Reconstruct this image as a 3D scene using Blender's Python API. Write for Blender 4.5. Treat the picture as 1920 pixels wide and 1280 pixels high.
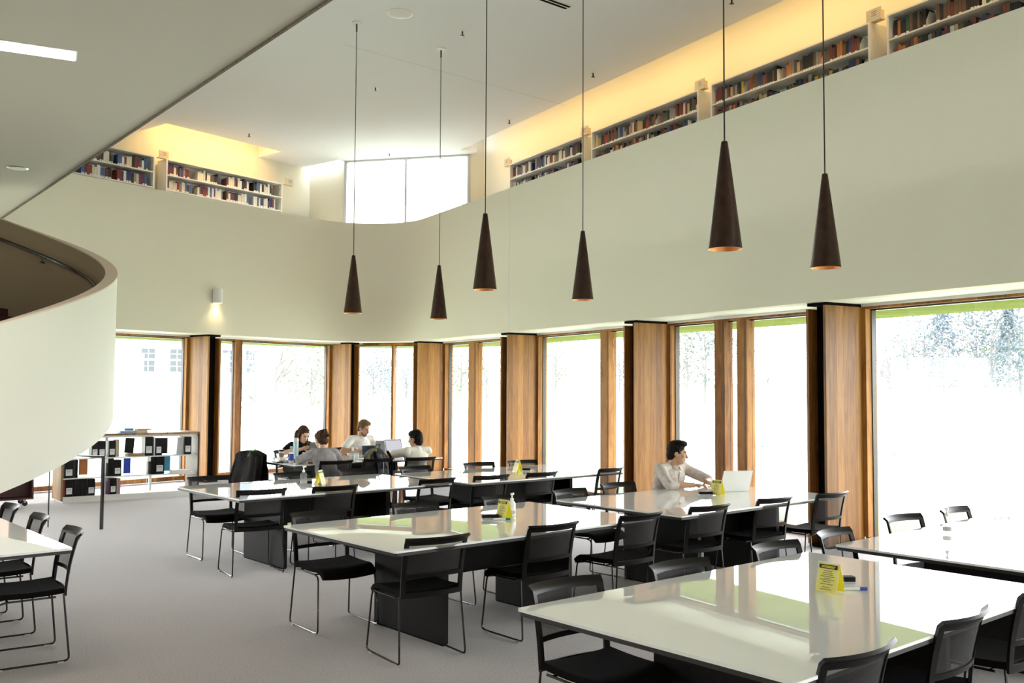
import bpy, math, random
from mathutils import Vector, Matrix, noise
for o in list(bpy.data.objects): bpy.data.objects.remove(o)
SC = bpy.context.scene; COL = SC.collection
random.seed(7)
EXPO, SKY = 0.44, 10.0
COVE_R, COVE_L, STRIP, SCONCE, FRONT_Z = 52, 18, 40, 9, 1.7
SIDE_Z = 4.85
# ------------------------------------------------------------------ camera
H = 1.74; FPX = 1792.5
PITCH, ROLL, YAW = math.radians(2.892), math.radians(.295), math.radians(49.02)
FW = Vector((math.cos(YAW)*math.cos(PITCH), math.sin(YAW)*math.cos(PITCH), math.sin(PITCH)))
_r = Vector((math.sin(YAW), -math.cos(YAW), 0)); _u = _r.cross(FW)
RT = _r*math.cos(ROLL)+_u*math.sin(ROLL); UP = -_r*math.sin(ROLL)+_u*math.cos(ROLL)
cam = bpy.data.cameras.new('camera'); cam.sensor_width = 36; cam.lens = FPX*36/1920
cam.clip_start = .05; cam.clip_end = 600
camo = bpy.data.objects.new('camera', cam); COL.objects.link(camo)
camo.matrix_world = Matrix(((RT.x, UP.x, -FW.x, 0), (RT.y, UP.y, -FW.y, 0), (RT.z, UP.z, -FW.z, H), (0, 0, 0, 1)))
SC.camera = camo
# ------------------------------------------------------------------ sky, exposure
SC.view_settings.view_transform = 'Standard'; SC.view_settings.look = 'None'
SC.view_settings.exposure = EXPO; SC.view_settings.gamma = 1; SC.view_settings.use_curve_mapping = False
W = bpy.data.worlds.new('sky'); SC.world = W; W.use_nodes = True
nt = W.node_tree; bg = nt.nodes['Background']; bg.inputs[1].default_value = SKY
tc = nt.nodes.new('ShaderNodeTexCoord'); sp = nt.nodes.new('ShaderNodeSeparateXYZ'); cr = nt.nodes.new('ShaderNodeValToRGB')
nt.links.new(tc.outputs['Generated'], sp.inputs[0]); nt.links.new(sp.outputs[2], cr.inputs[0]); nt.links.new(cr.outputs[0], bg.inputs[0])
cr.color_ramp.elements[0].color = (.98, .99, 1, 1); cr.color_ramp.elements[1].color = (.80, .90, 1, 1)
SC.cycles.max_bounces = 10; SC.cycles.diffuse_bounces = 6; SC.cycles.glossy_bounces = 4; SC.cycles.transparent_max_bounces = 16
SC.cycles.sample_clamp_indirect = 8; SC.cycles.use_denoising = True; SC.cycles.caustics_reflective = False; SC.cycles.caustics_refractive = False

def area(name, loc, aim, sx, sy, power, col, spread=math.pi):
    l = bpy.data.lights.new(name, 'AREA'); l.shape = 'RECTANGLE'; l.size = sx; l.size_y = sy; l.energy = power; l.color = col; l.spread = spread
    o = bpy.data.objects.new(name, l); COL.objects.link(o); o.location = loc
    return o, l
# ------------------------------------------------------------------ plan of the room
def V2(x, y): return Vector((x, y))
RC, RD = V2(10., 8.24), V2(.1807, .9835); RN = V2(RD.y, -RD.x)        # window wall: point, along, outward
LC, LD = V2(7.59, 17.05), V2(-.9817, -.1903); LN = V2(LD.y, -LD.x)    # far wall: point, along, outward
RA, LA = math.atan2(RN.y, RN.x), math.atan2(LN.y, LN.x)
def pixel_ray(x, y): return FW + RT*((x-960)/FPX) - UP*((y-640)/FPX)
def at_z(x, y, z):
    d = pixel_ray(x, y); t = (z-H)/d.z; return Vector((0, 0, H)) + d*t
def along(c, d, n, o, x):                                              # where a sight line meets the wall's line at offset o
    v = pixel_ray(x, 700); v = V2(v.x, v.y); q = c + n*o; t = q.dot(n)/v.dot(n); return (v*t-c).dot(d)
def rs(x, o): return along(RC, RD, RN, o, x)
def ls(x, o): return along(LC, LD, LN, o, x)
def RP(s, o): return RC + RD*s + RN*o
def LP(s, o): return LC + LD*s + LN*o
# ------------------------------------------------------------------ materials
MATS = {}
def nodes(name):
    m = bpy.data.materials.new(name); m.use_nodes = True; t = m.node_tree
    return m, t, t.nodes['Principled BSDF']
def pbr(name, col, rough=.5, metal=0, spec=.5, coat=0, bump=0, bscale=200, var=0, vscale=3):
    m, t, b = nodes(name)
    b.inputs['Base Color'].default_value = (*col, 1); b.inputs['Roughness'].default_value = rough
    b.inputs['Metallic'].default_value = metal; b.inputs['Specular IOR Level'].default_value = spec
    b.inputs['Coat Weight'].default_value = coat; b.inputs['Coat Roughness'].default_value = .004
    c = t.nodes.new('ShaderNodeTexCoord')
    if var:
        n = t.nodes.new('ShaderNodeTexNoise'); n.inputs['Scale'].default_value = vscale; n.inputs['Detail'].default_value = 5
        t.links.new(c.outputs['Object'], n.inputs['Vector'])
        r = t.nodes.new('ShaderNodeValToRGB')
        r.color_ramp.elements[0].color = (*[x*(1-var) for x in col], 1); r.color_ramp.elements[1].color = (*[min(1, x*(1+var)) for x in col], 1)
        r.color_ramp.elements[0].position = .3; r.color_ramp.elements[1].position = .7
        t.links.new(n.outputs['Fac'], r.inputs[0]); t.links.new(r.outputs[0], b.inputs['Base Color'])
    if bump:
        n = t.nodes.new('ShaderNodeTexNoise'); n.inputs['Scale'].default_value = bscale; n.inputs['Detail'].default_value = 3
        t.links.new(c.outputs['Object'], n.inputs['Vector'])
        bm_ = t.nodes.new('ShaderNodeBump'); bm_.inputs['Strength'].default_value = bump; bm_.inputs['Distance'].default_value = .01
        t.links.new(n.outputs['Fac'], bm_.inputs['Height']); t.links.new(bm_.outputs[0], b.inputs['Normal'])
    MATS[name] = m; return m
def wood(name, dark, mid, light, plank=.11, scale=1.0, rough=.45):
    m, t, b = nodes(name); N = t.nodes.new; L = t.links.new
    c = N('ShaderNodeTexCoord'); s = N('ShaderNodeSeparateXYZ'); L(c.outputs['Object'], s.inputs[0])
    def mth(op, a, v=None):
        k = N('ShaderNodeMath'); k.operation = op
        if isinstance(a, (int, float)): k.inputs[0].default_value = a
        else: L(a, k.inputs[0])
        if v is not None:
            if isinstance(v, (int, float)): k.inputs[1].default_value = v
            else: L(v, k.inputs[1])
        return k.outputs[0]
    u = mth('ADD', mth('MULTIPLY', s.outputs[0], 1/plank), mth('MULTIPLY', s.outputs[1], 1/plank))
    pid = mth('FLOOR', u)
    wn = N('ShaderNodeTexWhiteNoise'); wn.noise_dimensions = '1D'; L(pid, wn.inputs['W'])
    cx = N('ShaderNodeCombineXYZ'); L(mth('MULTIPLY', u, 1.6), cx.inputs[0]); L(mth('MULTIPLY', pid, 7.3), cx.inputs[1]); L(mth('MULTIPLY', s.outputs[2], .9*scale), cx.inputs[2])
    n = N('ShaderNodeTexNoise'); n.inputs['Scale'].default_value = 2.2; n.inputs['Detail'].default_value = 8; n.inputs['Distortion'].default_value = 1.2; L(cx.outputs[0], n.inputs['Vector'])
    cx2 = N('ShaderNodeCombineXYZ'); L(mth('MULTIPLY', u, 14), cx2.inputs[0]); L(pid, cx2.inputs[1]); L(mth('MULTIPLY', s.outputs[2], 1.5), cx2.inputs[2])
    n2 = N('ShaderNodeTexNoise'); n2.inputs['Scale'].default_value = 2; n2.inputs['Detail'].default_value = 4; L(cx2.outputs[0], n2.inputs['Vector'])
    f = mth('ADD', mth('MULTIPLY', n.outputs['Fac'], .62), mth('ADD', mth('MULTIPLY', wn.outputs['Value'], .30), mth('MULTIPLY', n2.outputs['Fac'], .12)))
    r = N('ShaderNodeValToRGB'); e = r.color_ramp.elements; e[0].position = .33; e[0].color = (*dark, 1); e[1].position = .74; e[1].color = (*light, 1)
    k = r.color_ramp.elements.new(.52); k.color = (*mid, 1)
    L(f, r.inputs[0])
    fr = mth('FRACT', u); g = mth('LESS_THAN', fr, .02)
    mx = N('ShaderNodeMixRGB'); L(g, mx.inputs[0]); L(r.outputs[0], mx.inputs[1]); mx.inputs[2].default_value = (*[x*.35 for x in dark], 1)
    L(mx.outputs[0], b.inputs['Base Color']); b.inputs['Roughness'].default_value = rough; b.inputs['Specular IOR Level'].default_value = .28
    MATS[name] = m; return m
def emit(name, col, s):
    m = bpy.data.materials.new(name); m.use_nodes = True; t = m.node_tree; t.nodes.clear()
    e = t.nodes.new('ShaderNodeEmission'); e.inputs[0].default_value = (*col, 1); e.inputs[1].default_value = s
    o = t.nodes.new('ShaderNodeOutputMaterial'); t.links.new(e.outputs[0], o.inputs[0]); MATS[name] = m; return m
def mix_clear(name, col, fac, rough=.5, tint=(1, 1, 1), glossy=False):
    """thin see-through sheet: part transparent, part surface"""
    m = bpy.data.materials.new(name); m.use_nodes = True; t = m.node_tree; b = t.nodes['Principled BSDF']; o = t.nodes['Material Output']
    tr = t.nodes.new('ShaderNodeBsdfTransparent'); tr.inputs[0].default_value = (*tint, 1)
    x = t.nodes.new('ShaderNodeMixShader')
    if glossy:
        g = t.nodes.new('ShaderNodeBsdfGlossy'); g.inputs['Roughness'].default_value = .0; g.inputs['Color'].default_value = (1, 1, 1, 1)
        lw = t.nodes.new('ShaderNodeLayerWeight'); lw.inputs[0].default_value = .5
        pw = t.nodes.new('ShaderNodeMath'); pw.operation = 'POWER'; pw.inputs[1].default_value = 5
        ml = t.nodes.new('ShaderNodeMath'); ml.operation = 'MULTIPLY_ADD'; ml.inputs[1].default_value = .55; ml.inputs[2].default_value = .02
        t.links.new(lw.outputs['Facing'], pw.inputs[0]); t.links.new(pw.outputs[0], ml.inputs[0]); t.links.new(ml.outputs[0], x.inputs[0]); t.links.new(g.outputs[0], x.inputs[2])
    else:
        x.inputs[0].default_value = fac
        b.inputs['Base Color'].default_value = (*col, 1); b.inputs['Roughness'].default_value = rough; t.links.new(b.outputs[0], x.inputs[2])
    t.links.new(tr.outputs[0], x.inputs[1]); t.links.new(x.outputs[0], o.inputs[0]); MATS[name] = m; return m

pbr('wall_paint', (.775, .745, .63), .75, spec=.2, bump=.05, bscale=120)
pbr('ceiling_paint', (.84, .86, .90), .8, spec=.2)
pbr('soffit_paint', (.84, .84, .82), .8, spec=.2)
pbr('shell_paint', (.70, .685, .61), .6, spec=.3)
pbr('stair_inside', (.30, .23, .16), .8, spec=.1)
pbr('rim_wood', (.62, .50, .40), .5)
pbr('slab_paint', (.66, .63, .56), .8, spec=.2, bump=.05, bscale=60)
pbr('rough_edge', (.20, .165, .125), .9, bump=.8, bscale=40, var=.4, vscale=60)
pbr('black_plastic', (.0062, .0050, .0046), .40, spec=.2)
pbr('black_fabric', (.006, .0048, .0044), .9, spec=.08, bump=.3, bscale=500)
pbr('black_steel', (.010, .008, .0075), .25, spec=.5, coat=.3)
pbr('white_glass', (.90, .91, .89), .008, spec=.6, coat=.45)
pbr('dark_laminate', (.007, .005, .0042), .55, spec=.15, var=.3, vscale=30)
pbr('dark_edge', (.018, .015, .014), .35)
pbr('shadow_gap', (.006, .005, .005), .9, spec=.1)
pbr('bronze', (.040, .018, .010), .38, metal=.55, var=.35, vscale=14)
pbr('copper_inside', (.75, .30, .10), .4, metal=.8)
pbr('white_steel', (.80, .80, .78), .45)
pbr('white_plastic', (.80, .80, .78), .35)
pbr('grey_plastic', (.42, .43, .44), .4)
pbr('grey_metal', (.55, .56, .58), .3, metal=.6)
pbr('yellow_paper', (.86, .76, .03), .7)
pbr('ink', (.02, .017, .015), .8)
pbr('cream_board', (.72, .60, .42), .7)
pbr('white_paper', (.86, .86, .84), .8)
pbr('paper_label', (.74, .75, .78), .8)
pbr('skin_fair', (.70, .43, .31), .5, spec=.3)
pbr('skin_tan', (.55, .32, .20), .5, spec=.3)
pbr('skin_olive', (.50, .29, .18), .5, spec=.3)
pbr('hair_black', (.008, .0055, .0048), .6, spec=.12, bump=.6, bscale=90)
pbr('hair_brown', (.060, .028, .014), .6, spec=.15, bump=.6, bscale=90, var=.4, vscale=40)
pbr('hair_blond', (.17, .10, .048), .6, spec=.15, bump=.6, bscale=90, var=.4, vscale=40)
pbr('shirt_black', (.014, .011, .011), .85, spec=.1)
pbr('shirt_grey', (.33, .315, .325), .9, spec=.1, var=.18, vscale=14)
pbr('shirt_white', (.80, .80, .78), .9, spec=.1)
pbr('shirt_cream', (.76, .72, .64), .9, spec=.1)
pbr('shirt_beige', (.56, .50, .46), .9, spec=.1, var=.14, vscale=30)
pbr('denim', (.05, .07, .12), .9, spec=.1)
pbr('dark_trousers', (.025, .022, .024), .9, spec=.1)
pbr('lip', (.42, .16, .13), .5)
pbr('eye_dark', (.02, .014, .012), .3)
pbr('beard_stubble', (.16, .085, .05), .8)
pbr('nylon_black', (.016, .018, .022), .55, bump=.4, bscale=60)
pbr('olive_cloth', (.22, .17, .09), .8)
pbr('green_strap', (.16, .42, .06), .7)
pbr('blue_plastic', (.03, .07, .55), .35)
pbr('pale_blue', (.50, .72, .78), .35)
pbr('teal_cap', (.25, .70, .66), .4)
pbr('clear_plastic', (.72, .78, .80), .12)
pbr('brown_sleeve', (.34, .20, .10), .8)
pbr('orange_plastic', (.90, .33, .01), .45)
pbr('screen_grey', (.36, .33, .37), .25)
pbr('window_grey', (.070, .078, .085), .8, spec=.1)
pbr('house_wall', (.80, .80, .78), .9)
pbr('grass', (.45, .485, .36), 1, spec=.05, var=.35, vscale=.6)
pbr('bark', (.15, .14, .135), 1)
pbr('foliage_green', (.165, .185, .145), 1, spec=.05)
pbr('foliage_blue', (.14, .165, .19), 1, spec=.05)
pbr('foliage_grey', (.185, .192, .188), 1, spec=.05)
pbr('maroon_laminate', (.075, .022, .018), .45)
pbr('rubber', (.03, .03, .03), .8)
emit('lamp_white', (1, .98, .93), 9)
emit('lamp_warm', (1, .72, .36), 6)
emit('lamp_dim', (1, .50, .18), 1.2)
emit('screen_glow', (.62, .60, .66), .8)
mix_clear('mesh_back', (.014, .011, .0105), .66, .7)
mix_clear('pane_glass', (1, 1, 1), 0, glossy=True)
mix_clear('clear_acrylic', (.85, .88, .90), .12, .08)
wood('walnut', (.16, .062, .013), (.275, .118, .025), (.40, .190, .046))
wood('frame_wood', (.17, .065, .015), (.31, .132, .032), (.45, .22, .06), plank=.3, rough=.6)
wood('oak', (.20, .10, .045), (.33, .185, .085), (.46, .29, .15), plank=.5)
wood('dark_oak', (.07, .03, .014), (.13, .06, .028), (.20, .10, .05), plank=.5)
wood('plank_soffit', (.20, .235, .075), (.23, .265, .09), (.26, .29, .11), plank=.16, rough=1); MATS['plank_soffit'].node_tree.nodes['Principled BSDF'].inputs['Specular IOR Level'].default_value = 0
# carpet: speckled loop pile
m, t, b = nodes('carpet'); N = t.nodes.new; L = t.links.new
c = N('ShaderNodeTexCoord'); n = N('ShaderNodeTexNoise'); n.inputs['Scale'].default_value = 130; n.inputs['Detail'].default_value = 2; n.inputs['Roughness'].default_value = .7
L(c.outputs['Object'], n.inputs['Vector']); r = N('ShaderNodeValToRGB'); e = r.color_ramp.elements
e[0].position = .43; e[0].color = (.030, .016, .0115, 1); e[1].position = .60; e[1].color = (.27, .17, .138, 1)
L(n.outputs['Fac'], r.inputs[0]); L(r.outputs[0], b.inputs['Base Color']); b.inputs['Roughness'].default_value = 1; b.inputs['Specular IOR Level'].default_value = .1
b.inputs['Sheen Weight'].default_value = .7; b.inputs['Sheen Roughness'].default_value = .6
bm_ = N('ShaderNodeBump'); bm_.inputs['Strength'].default_value = .5; bm_.inputs['Distance'].default_value = .006; L(n.outputs['Fac'], bm_.inputs['Height']); L(bm_.outputs[0], b.inputs['Normal'])
MATS['carpet'] = m
# ------------------------------------------------------------------ mesh helpers
class MB:
    def __init__(s, M=None): s.v = []; s.f = []; s.M = M
    def add(s, vs, fs):
        k = len(s.v)
        for p in vs:
            p = Vector(p); s.v.append(s.M @ p if s.M is not None else p)
        s.f += [tuple(i+k for i in f) for f in fs]; return s
    def box(s, x0, x1, y0, y1, z0, z1):
        return s.add([(x0, y0, z0), (x1, y0, z0), (x1, y1, z0), (x0, y1, z0), (x0, y0, z1), (x1, y0, z1), (x1, y1, z1), (x0, y1, z1)],
                     [(0, 3, 2, 1), (4, 5, 6, 7), (0, 1, 5, 4), (1, 2, 6, 5), (2, 3, 7, 6), (3, 0, 4, 7)])
    def rbox(s, x0, x1, y0, y1, z0, z1, r=.01, n=3):
        """box with rounded vertical corners and a small top/bottom chamfer"""
        poly = []
        for cx, cy, a0 in ((x1-r, y1-r, 0), (x0+r, y1-r, 90), (x0+r, y0+r, 180), (x1-r, y0+r, 270)):
            for i in range(n+1):
                a = math.radians(a0+90*i/n); poly.append((cx+r*math.cos(a), cy+r*math.sin(a)))
        return s.prism(poly, z0, z1)
    def prism(s, poly, z0, z1):
        n = len(poly); vs = [(x, y, z0) for x, y in poly]+[(x, y, z1) for x, y in poly]
        fs = [tuple(range(n))[::-1], tuple(range(n, 2*n))]+[(i, (i+1) % n, n+(i+1) % n, n+i) for i in range(n)]
        return s.add(vs, fs)
    def tube(s, path, r, n=8, close=False, r1=None):
        P = [Vector(p) for p in path]; k = len(P); vs = []; fs = []; ref = None
        for i in range(k):
            a = P[(i-1) % k] if (close or i > 0) else P[i]; b = P[(i+1) % k] if (close or i < k-1) else P[i]
            t = (b-a).normalized()
            if ref is None:
                ref = Vector((0, 0, 1)) if abs(t.z) < .9 else Vector((1, 0, 0))
            x = ref-t*ref.dot(t)
            if x.length < 1e-4: x = t.orthogonal()
            x.normalize(); ref = x; y = t.cross(x)
            rr = r if r1 is None else r+(r1-r)*i/max(1, k-1)
            vs += [P[i]+x*rr*math.cos(2*math.pi*j/n)+y*rr*math.sin(2*math.pi*j/n) for j in range(n)]
        for i in range(k if close else k-1):
            q = (i+1) % k
            fs += [(i*n+j, i*n+(j+1) % n, q*n+(j+1) % n, q*n+j) for j in range(n)]
        if not close: fs += [tuple(range(n))[::-1], tuple(range((k-1)*n, k*n))]
        return s.add(vs, fs)
    def lathe(s, prof, c=(0, 0, 0), n=24, cap=True):
        c = Vector(c); vs = []; fs = []; k = len(prof)
        for r, z in prof: vs += [c+Vector((r*math.cos(2*math.pi*j/n), r*math.sin(2*math.pi*j/n), z)) for j in range(n)]
        for i in range(k-1): fs += [(i*n+j, i*n+(j+1) % n, (i+1)*n+(j+1) % n, (i+1)*n+j) for j in range(n)]
        if cap: fs += [tuple(range(n))[::-1], tuple(range((k-1)*n, k*n))]
        return s.add(vs, fs)
    def ell(s, c, rad, R=None, nu=14, nv=9):
        c = Vector(c); vs = []; fs = []
        for i in range(nv+1):
            a = math.pi*i/nv
            for j in range(nu):
                b = 2*math.pi*j/nu
                p = Vector((rad[0]*math.sin(a)*math.cos(b), rad[1]*math.sin(a)*math.sin(b), rad[2]*math.cos(a)))
                if R is not None: p = R @ p
                vs.append(c+p)
        for i in range(nv):
            fs += [(i*nu+j, (i+1)*nu+j, (i+1)*nu+(j+1) % nu, i*nu+(j+1) % nu) for j in range(nu)]
        return s.add(vs, fs)
    def slab(s, fn, us, vs_, mask, th):
        """closed sheet of thickness th over the grid cells where mask(i, j)"""
        nu, nv = len(us), len(vs_); P = [[Vector(fn(u, v)) for v in vs_] for u in us]
        def nor(i, j):
            a = P[min(i+1, nu-1)][j]-P[max(i-1, 0)][j]; b = P[i][min(j+1, nv-1)]-P[i][max(j-1, 0)]
            return a.cross(b).normalized()
        idx = {}; vv = []; ff = []
        def vid(i, j, t):
            k = (i, j, t)
            if k not in idx: idx[k] = len(vv); vv.append(P[i][j]+nor(i, j)*(th/2 if t else -th/2))
            return idx[k]
        ok = lambda i, j: 0 <= i < nu-1 and 0 <= j < nv-1 and mask(i, j)
        for i in range(nu-1):
            for j in range(nv-1):
                if not ok(i, j): continue
                ff.append((vid(i, j, 1), vid(i+1, j, 1), vid(i+1, j+1, 1), vid(i, j+1, 1)))
                ff.append((vid(i, j, 0), vid(i, j+1, 0), vid(i+1, j+1, 0), vid(i+1, j, 0)))
                for (a, b, ni, nj) in (((i, j), (i+1, j), i, j-1), ((i+1, j), (i+1, j+1), i+1, j), ((i+1, j+1), (i, j+1), i, j+1), ((i, j+1), (i, j), i-1, j)):
                    if not ok(ni, nj): ff.append((vid(*a, 0), vid(*b, 0), vid(*b, 1), vid(*a, 1)))
        return s.add(vv, ff)
    def build(s, name, mat, parent=None, smooth=False, loc=None, rotz=0):
        me = bpy.data.meshes.new(name); me.from_pydata([tuple(v) for v in s.v], [], s.f); me.update()
        if mat: me.materials.append(MATS[mat])
        if smooth:
            for p in me.polygons: p.use_smooth = True
            try: me.set_sharp_from_angle(angle=math.radians(40))
            except Exception: pass
        o = bpy.data.objects.new(name, me); COL.objects.link(o)
        if parent is not None: o.parent = parent
        if loc is not None: o.location = loc
        if rotz: o.rotation_euler.z = rotz
        return o
def tag(o, label, cat, group=None, kind=None):
    if label: o['label'] = label
    if cat: o['category'] = cat
    if group: o['group'] = group
    if kind: o['kind'] = kind
    return o
def thing(name, label, cat, loc=(0, 0, 0), rz=0, group=None):
    o = bpy.data.objects.new(name, None); COL.objects.link(o); o.location = loc; o.rotation_euler.z = rz; o.empty_display_size = .1
    return tag(o, label, cat, group)
def struct(o): o['kind'] = 'structure'; return o
def dup(root, loc=None, rz=None, label=None, group=None, parent=None):
    r = root.copy(); COL.objects.link(r)
    if parent is not None: r.parent = parent
    if loc is not None: r.location = loc
    if rz is not None: r.rotation_euler.z = rz
    if label: r['label'] = label
    if group: r['group'] = group
    for ch in list(root.children): dup(ch, parent=r)
    return r
FRAME_R = dict(loc=(RC.x, RC.y, 0), rotz=RA)      # local x outward, y along the window wall
FRAME_L = dict(loc=(LC.x, LC.y, 0), rotz=LA)
# ================================================================== THE SETTING
ZS, ZP, ZC, GALLERY = 2.74, 5.25, 7.0, 4.15
# corner of the two inner faces and the curve that rounds it
_den = RD.x*LD.y-RD.y*LD.x; _w = LC-RC
tR = (_w.x*LD.y-_w.y*LD.x)/_den; CORNER = RC+RD*tR; tL = (CORNER-LC).dot(LD)
turn = RD.angle(LD); RAD = 1.35; TAN = RAD*math.tan(turn/2)
cen = CORNER-RD*TAN-RN*RAD
def inner_line(o):
    """plan polyline of the upper wall, offset outward by o"""
    pts = [RC+RD*s+RN*o for s in (-14, tR-TAN)]
    a0 = math.atan2(RN.y, RN.x)
    for i in range(1, 22): a = a0+turn*i/22; pts.append(cen+V2(math.cos(a), math.sin(a))*(RAD+o))
    pts += [LC+LD*(tL+TAN)+LN*o, LC+LD*13+LN*o]
    return pts
def band(name, o0, o1, z0, z1, mat):
    A, B = inner_line(o0), inner_line(o1)
    poly = [(p.x, p.y) for p in A]+[(p.x, p.y) for p in reversed(B)]
    mb = MB(); n = len(A)
    vs = [(p.x, p.y, z) for z in (z0, z1) for p in A]+[(p.x, p.y, z) for z in (z0, z1) for p in B]
    a0, a1, b0, b1 = 0, n, 2*n, 3*n; fs = []
    for i in range(n-1):
        fs += [(a0+i, a0+i+1, a1+i+1, a1+i), (b0+i+1, b0+i, b1+i, b1+i+1), (a1+i, a1+i+1, b1+i+1, b1+i), (a0+i+1, a0+i, b0+i, b0+i+1)]
    fs += [(a0, a1, b1, b0), (a0+n-1, b0+n-1, b1+n-1, a1+n-1)]
    mb.add(vs, fs); o = mb.build(name, mat); struct(o)
    for k, p in enumerate(o.data.polygons): p.use_smooth = k < 4*(n-1)
    o.data.set_sharp_from_angle(angle=math.radians(30))
    return o
band('wall_back', 0, .18, ZS, ZP, 'wall_paint')                     # upper wall that curves round the corner
band('ceiling_2', .18, .84, ZS, ZS+.2, 'soffit_paint')              # white soffit over the windows
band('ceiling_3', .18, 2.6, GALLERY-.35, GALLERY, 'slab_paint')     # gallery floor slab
band('trim_1', .66, .70, ZS-.030, ZS, 'white_steel')                 # blind pocket above the glass
tag(band('exterior_soffit', .84, 2.12, ZS-.048, ZS-.002, 'plank_soffit'), None, None)
# floor
fl = MB(); fp = [(-7, -6)] + [(p.x, p.y) for p in inner_line(.95)] + [(-7, 15.5)]
fl.prism(fp, -.12, 0); struct(fl.build('floor', 'carpet'))
# wall joint line
# ---- piers
def pier(fr, s, o0, o1, dirn, name):
    """two walnut boards square to the wall with a dark slot between; dirn = side on which the far board stands"""
    root = bpy.data.objects.new(name, None); COL.objects.link(root); root.location = (*(fr['loc'][:2]), 0); root.rotation_euler.z = fr['rotz']; root['kind'] = 'structure'
    zt = ZS-.035
    def bx(a, b, c, d, z0, z1, m, nm):
        q = MB(); c, d = min(c, d), max(c, d); q.box(a, b, c, d, z0, z1); return q.build(nm, m, root)
    bx(o0, o1, s, s+dirn*.035, .03, zt, 'walnut', 'board')
    bx(o0+.02, o1, s+dirn*.265, s+dirn*.30, .03, zt-.03, 'walnut', 'board')
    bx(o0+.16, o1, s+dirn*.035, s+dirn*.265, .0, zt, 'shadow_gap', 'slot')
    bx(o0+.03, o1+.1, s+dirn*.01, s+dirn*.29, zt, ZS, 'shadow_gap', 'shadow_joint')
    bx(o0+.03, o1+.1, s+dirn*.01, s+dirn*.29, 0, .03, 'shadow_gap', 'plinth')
    return root
OG = .775                                                            # glass line
rpier = [rs(1549, .06)-3.45, rs(1549, .06), rs(1191, .06), rs(952, .06), rs(784, .06)]
rpier = [rpier[0]-3.45]+rpier
lpier = [ls(656, .06), ls(389, .06)]; lpier += [lpier[1]+3.5, lpier[1]+7.0]
for s in rpier: pier(FRAME_R, s, .06, .665, 1, 'wall_pier')
for s in lpier: pier(FRAME_L, s, .06, .665, -1, 'wall_pier')
# ---- windows
WN = [0]
def window(fr, s0, s1, mull, zt=ZS-.022):
    WN[0] += 1; root = bpy.data.objects.new('window_%d' % WN[0], None); COL.objects.link(root)
    root.location = (*(fr['loc'][:2]), 0); root.rotation_euler.z = fr['rotz']; root['kind'] = 'structure'
    q = MB(); w = .055
    q.box(OG-.10, OG+.06, s0, s1, zt-.035, zt+.02); q.box(OG-.10, OG+.06, s0, s1, 0.02, .10)
    q.box(OG-.12, OG+.06, s0, s0+w, .10, zt-.035); q.box(OG-.12, OG+.06, s1-w, s1, .10, zt-.035); q.build('frame', 'frame_wood', root)
    q = MB(); q.box(OG-.03, OG+.03, s0+w, s1-w, zt-.052, zt-.035); q.box(OG-.03, OG+.03, s0+w, s0+w+.012, .1, zt-.05); q.box(OG-.03, OG+.03, s1-w-.012, s1-w, .1, zt-.05); q.build('gasket', 'dark_edge', root)
    ed = [s0+w]
    for a, b in mull:
        a, b = min(a, b), max(a, b); q = MB(); mid = a+(b-a)*.62
        q.box(OG-.10, OG+.05, a, b, .10, zt-.035); q.build('mullion', 'frame_wood', root)
        q = MB(); q.box(OG-.104, OG-.095, a+.030, a+.036, .10, zt-.035); q.box(OG-.02, OG+.02, b, b+.010, .1, zt-.05); q.build('gasket', 'dark_edge', root)
        ed += [a, b]
    ed.append(s1-w)
    for a, b in zip(ed[::2], ed[1::2]):
        q = MB(); q.box(OG-.006, OG+.006, a, b, .10, zt-.035); q.build('pane', 'pane_glass', root)
    return root
def rm(x0, x1): return (rs(x0, OG-.03), rs(x1, OG-.03))
PW = .30
window(FRAME_R, rpier[0]+PW, rpier[1], [])
window(FRAME_R, rpier[1]+PW, rpier[2], [(rpier[1]+1.3, rpier[1]+1.38)])
window(FRAME_R, rpier[2]+PW, rpier[3], [rm(1407, 1389), rm(1366, 1347)])
window(FRAME_R, rpier[3]+PW, rpier[4], [rm(1148, 1132)])
window(FRAME_R, rpier[4]+PW, rpier[5], [rm(898, 884)])
def lm(x0, x1): return (ls(x0, OG-.03), ls(x1, OG-.03))
window(FRAME_L, lpier[0], lpier[1]-PW, [lm(450, 438)])
window(FRAME_L, lpier[1], lpier[2]-PW, [])
window(FRAME_L, lpier[2], lpier[3]-PW, [(lpier[3]-1.2, lpier[3]-1.28)])
# corner window between the last piers
ca, cb = RP(rpier[5]+PW, .62), LP(lpier[0]-PW, .62); dv = cb-ca
FRAME_C = dict(loc=(ca.x, ca.y, 0), rotz=math.atan2(dv.y, dv.x)-math.pi/2)
_og = OG; OG = .0
def cs(x):
    v = pixel_ray(x, 700); v = V2(v.x, v.y); n = V2(dv.y, -dv.x); t = ca.dot(n)/v.dot(n); return (v*t-ca).dot(dv.normalized())
window(FRAME_C, 0, dv.length, [(cs(741.5), cs(737.5))])
OG = _og
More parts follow.
